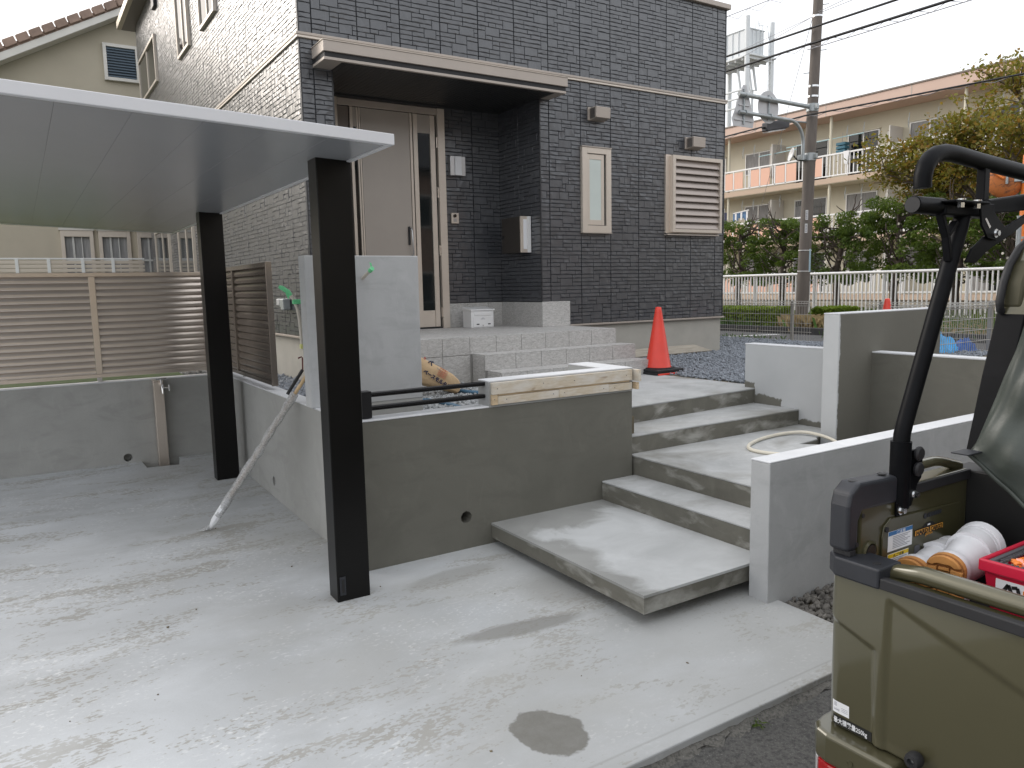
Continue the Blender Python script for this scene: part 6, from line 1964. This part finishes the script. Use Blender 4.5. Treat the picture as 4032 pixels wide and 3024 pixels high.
# gussets
def strip(name, a, b, w_, th, n_): return MB().obox((Vector(a) + Vector(b)) / 2, Vector(b) - Vector(a), Vector(n_).cross(Vector(b) - Vector(a)), n_, (Vector(b) - Vector(a)).length / 2, w_ / 2, th / 2).build(name, 'blackpaint', t, .002)
gl_ = [(2.188, .040), (2.245, .038), (2.300, .070), (2.352, .090), (2.430, .117), (2.502, .150), (2.62, .20)]
gu_ = [(2.62, .226), (2.499, .176), (2.380, .134), (2.279, .110), (2.220, .078)]
MB().prism(gl_ + gu_, lambda x, z: (x, 1.124, z), lambda x, z: (x, 1.118, z)).build('gusset', 'blackpaint', t, .002)
MB().prism([(2.235, .200), (2.250, .140), (2.285, .106), (2.330, .100), (2.378, .122), (2.372, .142), (2.345, .158), (2.312, .180), (2.312, .200)], lambda x, z: (x, 1.1165, z), lambda x, z: (x, 1.1105, z)).build('gusset_plate', 'blackpaint', t, .002)
MB().prism([(2.262, .158), (2.270, .161), (2.296, .138), (2.290, .132)], lambda x, z: (x, 1.1102, z), lambda x, z: (x, 1.1095, z)).build('slot_edge', 'zinc', t)
b_ = MB().cyl((2.325, 1.1105, .120), (2.325, 1.108, .120), .0125, n=18).build('washer', 'zinc', t, 0, 40)
MB().cyl((2.325, 1.108, .120), (2.325, 1.100, .120), .008, n=6).build('bolt_nut', 'zinc', b_, 0, 20)
strip('gusset', (2.108, 1.15, .170), (2.142, 1.15, .110), .014, .02, (0, 1, 0))
strip('gusset', (2.142, 1.15, .112), (2.160, 1.15, .045), .014, .02, (0, 1, 0))
strip('gusset', (2.142, 1.15, .112), (2.185, 1.15, .150), .012, .02, (0, 1, 0))
# pillar behind the cab, cab shell with weather strip
MB().prism([(2.335, -.52), (2.405, -.293), (2.472, -.106), (2.66, -.106), (2.56, -.52)], lambda x, z: (x, 1.165, z), lambda x, z: (x, 1.085, z)).build('rear_pillar', 'blackpaint', t, .004)
tp('sill_tab', 'plastic_dk', (2.225, 1.10, -.503, 2.30, 1.15, -.499), .001)
cabp = [(2.47, -1.36), (2.47, -.104), (2.50, .01), (2.56, .085), (2.66, .135), (2.85, .155), (3.75, .165), (3.95, .13), (4.50, -.42), (4.78, -.55), (4.82, -.70), (4.82, -1.36)]
cab = MB().prism(cabp, lambda x, z: (x, 1.17, z), lambda x, z: (x, YR + .03, z)).build('cab', 'olive', t, .03, 40, None, 3)
for y0, y1 in ((1.168, 1.174), (YR + .026, YR + .032)):
    MB().prism([(2.85, -.42), (2.85, .06), (3.35, .07), (3.35, -.42)], lambda x, z: (x, y1, z), lambda x, z: (x, y0, z)).build('side_window', 'glass_dark', cab)
    MB().prism([(3.42, -.42), (3.42, .07), (3.80, .07), (4.25, -.38), (4.25, -.42)], lambda x, z: (x, y1, z), lambda x, z: (x, y0, z)).build('side_window', 'glass_dark', cab)
MB().prism([(4.0, .085), (4.46, -.385), (4.47, -.375), (4.01, .095)], lambda x, z: (x, 1.08, z), lambda x, z: (x, YR + .12, z)).build('windscreen', 'glass_dark', cab)
tb('weather_strip', [(2.62, 1.15, -.104), (2.50, 1.15, -.112), (2.462, 1.15, -.100), (2.455, 1.15, -.075), (2.470, 1.15, -.020), (2.502, 1.15, .035), (2.555, 1.15, .082), (2.64, 1.15, .125), (2.8, 1.15, .15)], .0115, 'rubber', 10)
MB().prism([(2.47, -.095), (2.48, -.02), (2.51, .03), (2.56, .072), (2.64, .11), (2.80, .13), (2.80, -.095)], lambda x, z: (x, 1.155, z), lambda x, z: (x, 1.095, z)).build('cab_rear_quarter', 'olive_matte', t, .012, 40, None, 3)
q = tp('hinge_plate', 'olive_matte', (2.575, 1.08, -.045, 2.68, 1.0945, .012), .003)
b_ = MB().cyl((2.605, 1.08, -.012), (2.605, 1.075, -.012), .013, n=18).build('washer', 'zinc', q, 0, 40)
MB().cyl((2.605, 1.075, -.012), (2.605, 1.068, -.012), .009, n=6).build('bolt_head', 'zinc', b_, 0, 20)
tb('strap_bar', [(2.36, 1.09, -.44), (2.42, 1.08, -.40), (2.62, 1.06, -.27)], .013, 'blackpaint', 10)
for x in (2.22, 4.2):
    for y in (1.10, YR + .10):
        ty = MB().lathe([(.15, -.07), (.255, -.065), (.275, -.045), (.275, .045), (.255, .065), (.15, .07)], (x, y, -1.425), 32, 'Y').build('wheel', 'rubber', t, 0, 40)
        MB().lathe([(.001, -.05), (.14, -.066), (.15, -.05), (.15, .05), (.14, .066), (.001, .05)], (x, y, -1.425), 24, 'Y').build('rim', 'silver', ty, 0, 40)
tp('chassis', 'ink_black', (1.9, YR + .15, -1.42, 4.7, 1.05, -1.19), .01)
MB().prism([(1.83, -1.19), (2.47, -1.19), (2.47, -1.36), (1.95, -1.36), (1.83, -1.30)], lambda x, z: (x, 1.20, z), lambda x, z: (x, 1.17, z)).build('side_skirt', 'olive', t, .004) if False else None

# grey-green cover sheet draped over the cab back
tc = thing('cover_sheet', 'grey green cover sheet draped over the back of the truck cab', 'tarpaulin', (2.3, .9, -.5))
def cover(u, v):
    # u along the slanting lower edge (towards the viewer), v up the cab back
    y = 1.135 - u * .60
    zlow = -.512 - u * .435 - .10 * u * u
    ztop = -.490 + min(u * 1.9, .40) + .15 * u
    x = 2.295 + .03 * u - .03 * sin(9 * u + 3 * v) * (1 - v) * .4 + .05 * v
    z = zlow + (ztop - zlow) * v
    fold = .005 * sin(16 * u + 6 * v) + .003 * sin(39 * u - 17 * v) + .009 * sin(34 * (z + .62 * (1.135 - y)) + 2 * u) * (1 - .6 * v)
    return (x + fold * (.35 + .65 * min(1, u * 5)), y, z)
V, F = [], []
N1, N2 = 60, 26
for j in range(N2 + 1):
    for i in range(N1 + 1): V.append(cover(i / N1, j / N2))
for j in range(N2):
    for i in range(N1):
        a = j * (N1 + 1) + i
        F.append((a, a + 1, a + N1 + 2, a + N1 + 1))
cs = MB().add(V, F).build('sheet', 'tarp', tc, 0, 60)
s_ = cs.modifiers.new('s', 'SOLIDIFY'); s_.thickness = .003
edge = [Vector(cover(i / 40, 0)) + Vector((-.004, 0, 0)) for i in range(41)]
MB().tube(edge, .006, 6).build('hem', 'tarp', tc, 0, 60)

# ------------------------------------------------------------------ rubber boots lying in the bed
def boot(label, y, zt, yaw, x0, L=.27, rise=0):
    t = thing('rubber_boot', label, 'boot', (x0 + .1, y, -.92), 'white rubber boots lying in the truck bed')
    rot = Matrix.Rotation(yaw, 3, 'Z')
    o = Vector((x0, y, zt))
    W = lambda x, yy, z: tuple(o + rot @ Vector((x, yy, z - rise * max(0, x - .08))))
    # sole: outline in the local y-z plane, heel up (z = 0 is the top of the heel)
    prof = []
    for k in range(13):
        a = pi * k / 12
        prof.append((.0455 * cos(a), -.042 + .042 * sin(a)))
    prof += [(-.043, -.075), (-.040, -.10), (-.046, -.14), (-.046, -.185), (.046, -.185), (.046, -.14), (.040, -.10), (.043, -.075)]
    prof = prof[::-1]
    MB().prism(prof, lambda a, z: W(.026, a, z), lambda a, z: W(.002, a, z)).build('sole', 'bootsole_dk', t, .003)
    MB().prism(prof, lambda a, z: W(.0265, a * 1.02, z + .0006), lambda a, z: W(.008, a * 1.02, z + .0006)).build('welt', 'bootsole', t, .002)
    # lugs: a solid heel crescent and bars either side of the arch
    lug = MB()
    hc = [(.044 * cos(a), -.042 + .041 * sin(a)) for a in np.linspace(.38, pi - .38, 13)] + [(-.026, -.029), (-.016, -.023), (.016, -.023), (.026, -.029)]
    lug.prism(hc[::-1], lambda a, z: W(.001, a, z), lambda a, z: W(-.010, a, z))
    lug.build('heel_block', 'bootsole', t, .002)
    for k in range(6):
        z = -.036 - k * .0155
        for s in (-1, 1):
            MB().prism([(s * .017, z - .007), (s * .0445, z - .013), (s * .0445, z - .001), (s * .017, z + .004)], lambda a, zz: W(.001, a, zz), lambda a, zz: W(-.009, a, zz)).build('lug', 'bootsole', t, .001)
        if k % 2 == 0: MB().prism([(-.014, z - .004), (.014, z - .004), (.012, z + .004), (-.012, z + .004)], lambda a, zz: W(.001, a, zz), lambda a, zz: W(-.005, a, zz)).build('lug', 'bootsole', t, .001)
    # upper: heel cup, ankle, shaft (rings along local x), foot part going down
    rings = [(.024, -.046, .044, .047), (.040, -.048, .048, .050), (.056, -.051, .047, .049), (.070, -.055, .044, .048), (.080, -.056, .043, .048), (.095, -.055, .045, .051), (.13, -.053, .050, .057), (.20, -.049, .057, .064), (.24, -.046, .060, .066), (.245, -.045, .0625, .0685), (L, -.043, .0625, .0685), (L + .004, -.043, .0635, .0695)]
    V, F = [], []
    n = 28
    for x, zc, ry, rz_ in rings: V += [W(x, ry * cos(a), zc + rz_ * sin(a)) for a in np.linspace(0, 2 * pi, n + 1)[:-1]]
    for i in range(len(rings) - 1): F += [(i * n + k, i * n + (k + 1) % n, (i + 1) * n + (k + 1) % n, (i + 1) * n + k) for k in range(n)]
    F.append(tuple(range(n)))
    # open mouth: inner wall
    b = len(V)
    for x, sc_ in ((L + .004, .93), (L - .10, .9)): V += [W(x, .0635 * sc_ * cos(a), -.043 + .0695 * sc_ * sin(a)) for a in np.linspace(0, 2 * pi, n + 1)[:-1]]
    m = (len(rings) - 1) * n
    F += [(m + k, m + (k + 1) % n, b + (k + 1) % n, b + k) for k in range(n)]
    F += [(b + k, b + (k + 1) % n, b + n + (k + 1) % n, b + n + k) for k in range(n)]
    F.append(tuple(b + n + k for k in range(n)))
    MB().add(V, F).build('shaft', 'bootwhite', t, 0, 50)
    fr_ = [(-.05, .040, .036), (-.10, .041, .036), (-.15, .044, .034), (-.185, .038, .026)]
    V, F = [], []
    for z, ry, rx in fr_: V += [W(.026 + rx + rx * cos(a), ry * sin(a), z) for a in np.linspace(0, 2 * pi, 21)[:-1]]
    for i in range(3): F += [(i * 20 + k, i * 20 + (k + 1) % 20, (i + 1) * 20 + (k + 1) % 20, (i + 1) * 20 + k) for k in range(20)]
    F += [tuple(range(20)), tuple(60 + k for k in range(20))]
    MB().add(V, F).build('foot', 'bootwhite', t, 0, 50)
    for x, i in ((.243, 8), (.225, 7)):
        MB().tube([W(x, (.0605 if i == 8 else .0590) * 1.012 * cos(a), (-.0458 if i == 8 else -.0472) + (.0665 if i == 8 else .0655) * 1.012 * sin(a)) for a in np.linspace(0, 2 * pi, 29)[:-1]], .0022, 5, False, True).build('ridge', 'bootwhite', t, 0, 60)
boot('front white rubber boot with orange gum sole beside the red basket', 1.006, -.706, .16, 1.945)
boot('rear white rubber boot with orange gum sole against the bed side', 1.092, -.740, .10, 1.94, .26, .13)

# ------------------------------------------------------------------ red basket with tools
t = thing('tool_basket', 'red plastic basket with grey inner grid full of small tools', 'basket', (2.08, .72, -.92))
BX0, BX1, BY0, BY1 = 1.945, 2.20, .52, .925
zr = -.690
MB().flat([(BX0, BY0), (BX1, BY0), (BX1, BY1), (BX0, BY1)], zr - .022, zr).build('dummy', 'redplastic', None) if False else None
def rimbox(x0, y0, x1, y1, z0, z1, w_, name, m, bv):
    mb = MB()
    mb.prism([(x0, y0), (x1, y0), (x1, y1), (x0, y1)], lambda a, b: (a, b, z0), lambda a, b: (a, b, z1)) if False else None
    V = []
    for z in (z0, z1):
        V += [(x0, y0, z), (x1, y0, z), (x1, y1, z), (x0, y1, z), (x0 + w_, y0 + w_, z), (x1 - w_, y0 + w_, z), (x1 - w_, y1 - w_, z), (x0 + w_, y1 - w_, z)]
    F = []
    for k in range(4):
        j = (k + 1) % 4
        F += [(k, j, 4 + j, 4 + k), (8 + k, 12 + k, 12 + j, 8 + j), (k, 8 + k, 8 + j, j), (4 + k, 4 + j, 12 + j, 12 + k)]
    return MB().add(V, F).build(name, m, t, bv, 0, None, 3)
rimbox(BX0, BY0, BX1, BY1, zr - .030, zr, .012, 'rim', 'redplastic', .004)
rimbox(BX0 + .014, BY0 + .014, BX1 - .014, BY1 - .014, zr - .018, zr - .004, .012, 'inner_rim', 'lampgrey', .002)
mb = MB()
k = 0
while BY0 + .03 + k * .012 < BY1 - .02:
    mb.box(BX0 + .0275, BY0 + .03 + k * .012, zr - .012, BX0 + .040, BY0 + .034 + k * .012, zr - .006); k += 1
k = 0
while BX0 + .05 + k * .012 < BX1 - .03:
    mb.box(BX0 + .05 + k * .012, BY1 - .040, zr - .012, BX0 + .054 + k * .012, BY1 - .0275, zr - .006); k += 1
g = mb.build('grid_edge', 'lampgrey', t)
g['kind'] = 'stuff'
V = []
for z, q in ((zr - .030, .010), (-.922, .035)):
    V += [(BX0 + q, BY0 + q, z), (BX1 - q, BY0 + q, z), (BX1 - q, BY1 - q, z), (BX0 + q, BY1 - q, z)]
for z, q in ((zr - .030, .016), (-.916, .041)):
    V += [(BX0 + q, BY0 + q, z), (BX1 - q, BY0 + q, z), (BX1 - q, BY1 - q, z), (BX0 + q, BY1 - q, z)]
F = [(k, (k + 1) % 4, 4 + (k + 1) % 4, 4 + k) for k in range(4)] + [(8 + k, 12 + k, 12 + (k + 1) % 4, 8 + (k + 1) % 4) for k in range(4)] + [(k, 8 + k, 8 + (k + 1) % 4, (k + 1) % 4) for k in range(4)] + [(7, 6, 5, 4), (12, 13, 14, 15)]
MB().add(V, F).build('basket_body', 'redplastic', t, .004)
lb = MB().obox((BX0 + .0115, .845, -.752), (0, 1, 0), (1, 0, 0), (0, .0, 1), .042, .001, .020).build('label', 'sticker', t)
for a, c_ in (((.868, -.758), (.858, -.740)), ((.858, -.740), (.850, -.760)), ((.850, -.745), (.838, -.742)), ((.838, -.742), (.832, -.762))):
    MB().bar((BX0 + .0098, a[0], a[1]), (BX0 + .0098, c_[0], c_[1]), .0015, .008).build('label_mark', 'ink_black', lb)
MB().obox((BX0 + .0102, .815, -.758), (0, 1, 0), (1, 0, 0), (0, 0, 1), .010, .001, .013).build('label_block', 'orange', lb)
def blob(name, label, cat, m, c, s, seed, rug=.18):
    rnd = np.random.default_rng(seed)
    bm = bmesh.new()
    bmesh.ops.create_icosphere(bm, subdivisions=3, radius=1)
    for v in bm.verts:
        k = 1 + rnd.normal(0, rug) * .6 + .25 * sin(5 * v.co.x + seed) * sin(6 * v.co.y)
        v.co = Vector((v.co.x * s[0] * k, v.co.y * s[1] * k, v.co.z * s[2] * k))
    me = bpy.data.meshes.new(name)
    bm.to_mesh(me); bm.free()
    me.materials.append(M[m])
    return tag(link(name, me, None, c), label, cat)
t = thing('tool_pack', 'bright orange plastic pack sticking out of the red basket', 'pack', (2.07, .80, -.70))
MB().prism([(.845, -.695), (.70, -.735), (.69, -.672), (.835, -.640)], lambda y, z: (2.055 + (.84 - y) * .2, y, z), lambda y, z: (2.070 + (.84 - y) * .2, y, z)).build('pack_body', 'orange', t, .003)
MB().cyl((2.0575, .828, -.665), (2.054, .828, -.665), .004, n=10).build('hang_hole', 'ink_black', t)
blob('plastic_bag', 'crumpled pale pink plastic bag in the red basket', 'bag', 'pink', (2.03, .80, -.712), (.045, .06, .022), 4, .22)
blob('plastic_bag', 'crumpled orange plastic wrapper at the left edge in the red basket', 'bag', 'orange', (2.035, .862, -.708), (.025, .022, .014), 6, .22)
t = thing('hand_tool', 'dark grey tool body standing in the red basket', 'tool', (2.15, .80, -.68))
MB().tube([(2.15, .83, -.70), (2.148, .80, -.635), (2.14, .74, -.620), (2.12, .66, -.625)], [.024, .028, .030, .026], 12).build('tool_body', 'lampgrey', t, 0, 50)
blob('work_cloth', 'dark blue crumpled work cloth on the bed floor by the boots', 'cloth', 'plastic_dk', (2.10, .96, -.90), (.16, .10, .05), 9, .15)

# ------------------------------------------------------------------ house across the road (behind the camera, seen only in reflections)
def opp(label, x0, x1, wallm, roofm, h, y=-9.5):
    t = thing('opposite_house', label, 'house', ((x0 + x1) / 2, y - 3, -1.7), 'houses across the road')
    box_part('wall', wallm, t, (x0, y - 6, -1.72, x1, y, h))
    MB().prism([(y - 6.6, h - .1), (y + .5, h - .1), (y - 3, h + 1.9)], lambda yy, z: (x0 - .5, yy, z), lambda yy, z: (x1 + .5, yy, z)).build('roof', roofm, t)
    n = max(2, int((x1 - x0) / 3))
    for k in range(n):
        for z in (-.6, 2.2):
            x = x0 + (k + .28) * (x1 - x0) / n
            w_ = box_part('window', 'alu_sash', t, (x, y, z, x + 1.5, y + .04, z + 1.2))
            box_part('pane', 'glass_dark', w_, (x + .06, y + .04, z + .06, x + 1.44, y + .045, z + 1.14))
opp('plain beige house across the road mirrored in the door glass', -2, 8, 'beige_wall', 'lampgrey', 4.2)
opp('unseen brown walled house added across the road to the right', 10.5, 19, 'rooftile', 'lampgrey', 4.4)  # unseen, added to darken what the house front reflects
opp('unseen grey house added across the road at the far right', 21, 31, 'foundation', 'rooftile', 4.4)  # also added out of view for the facade's reflections
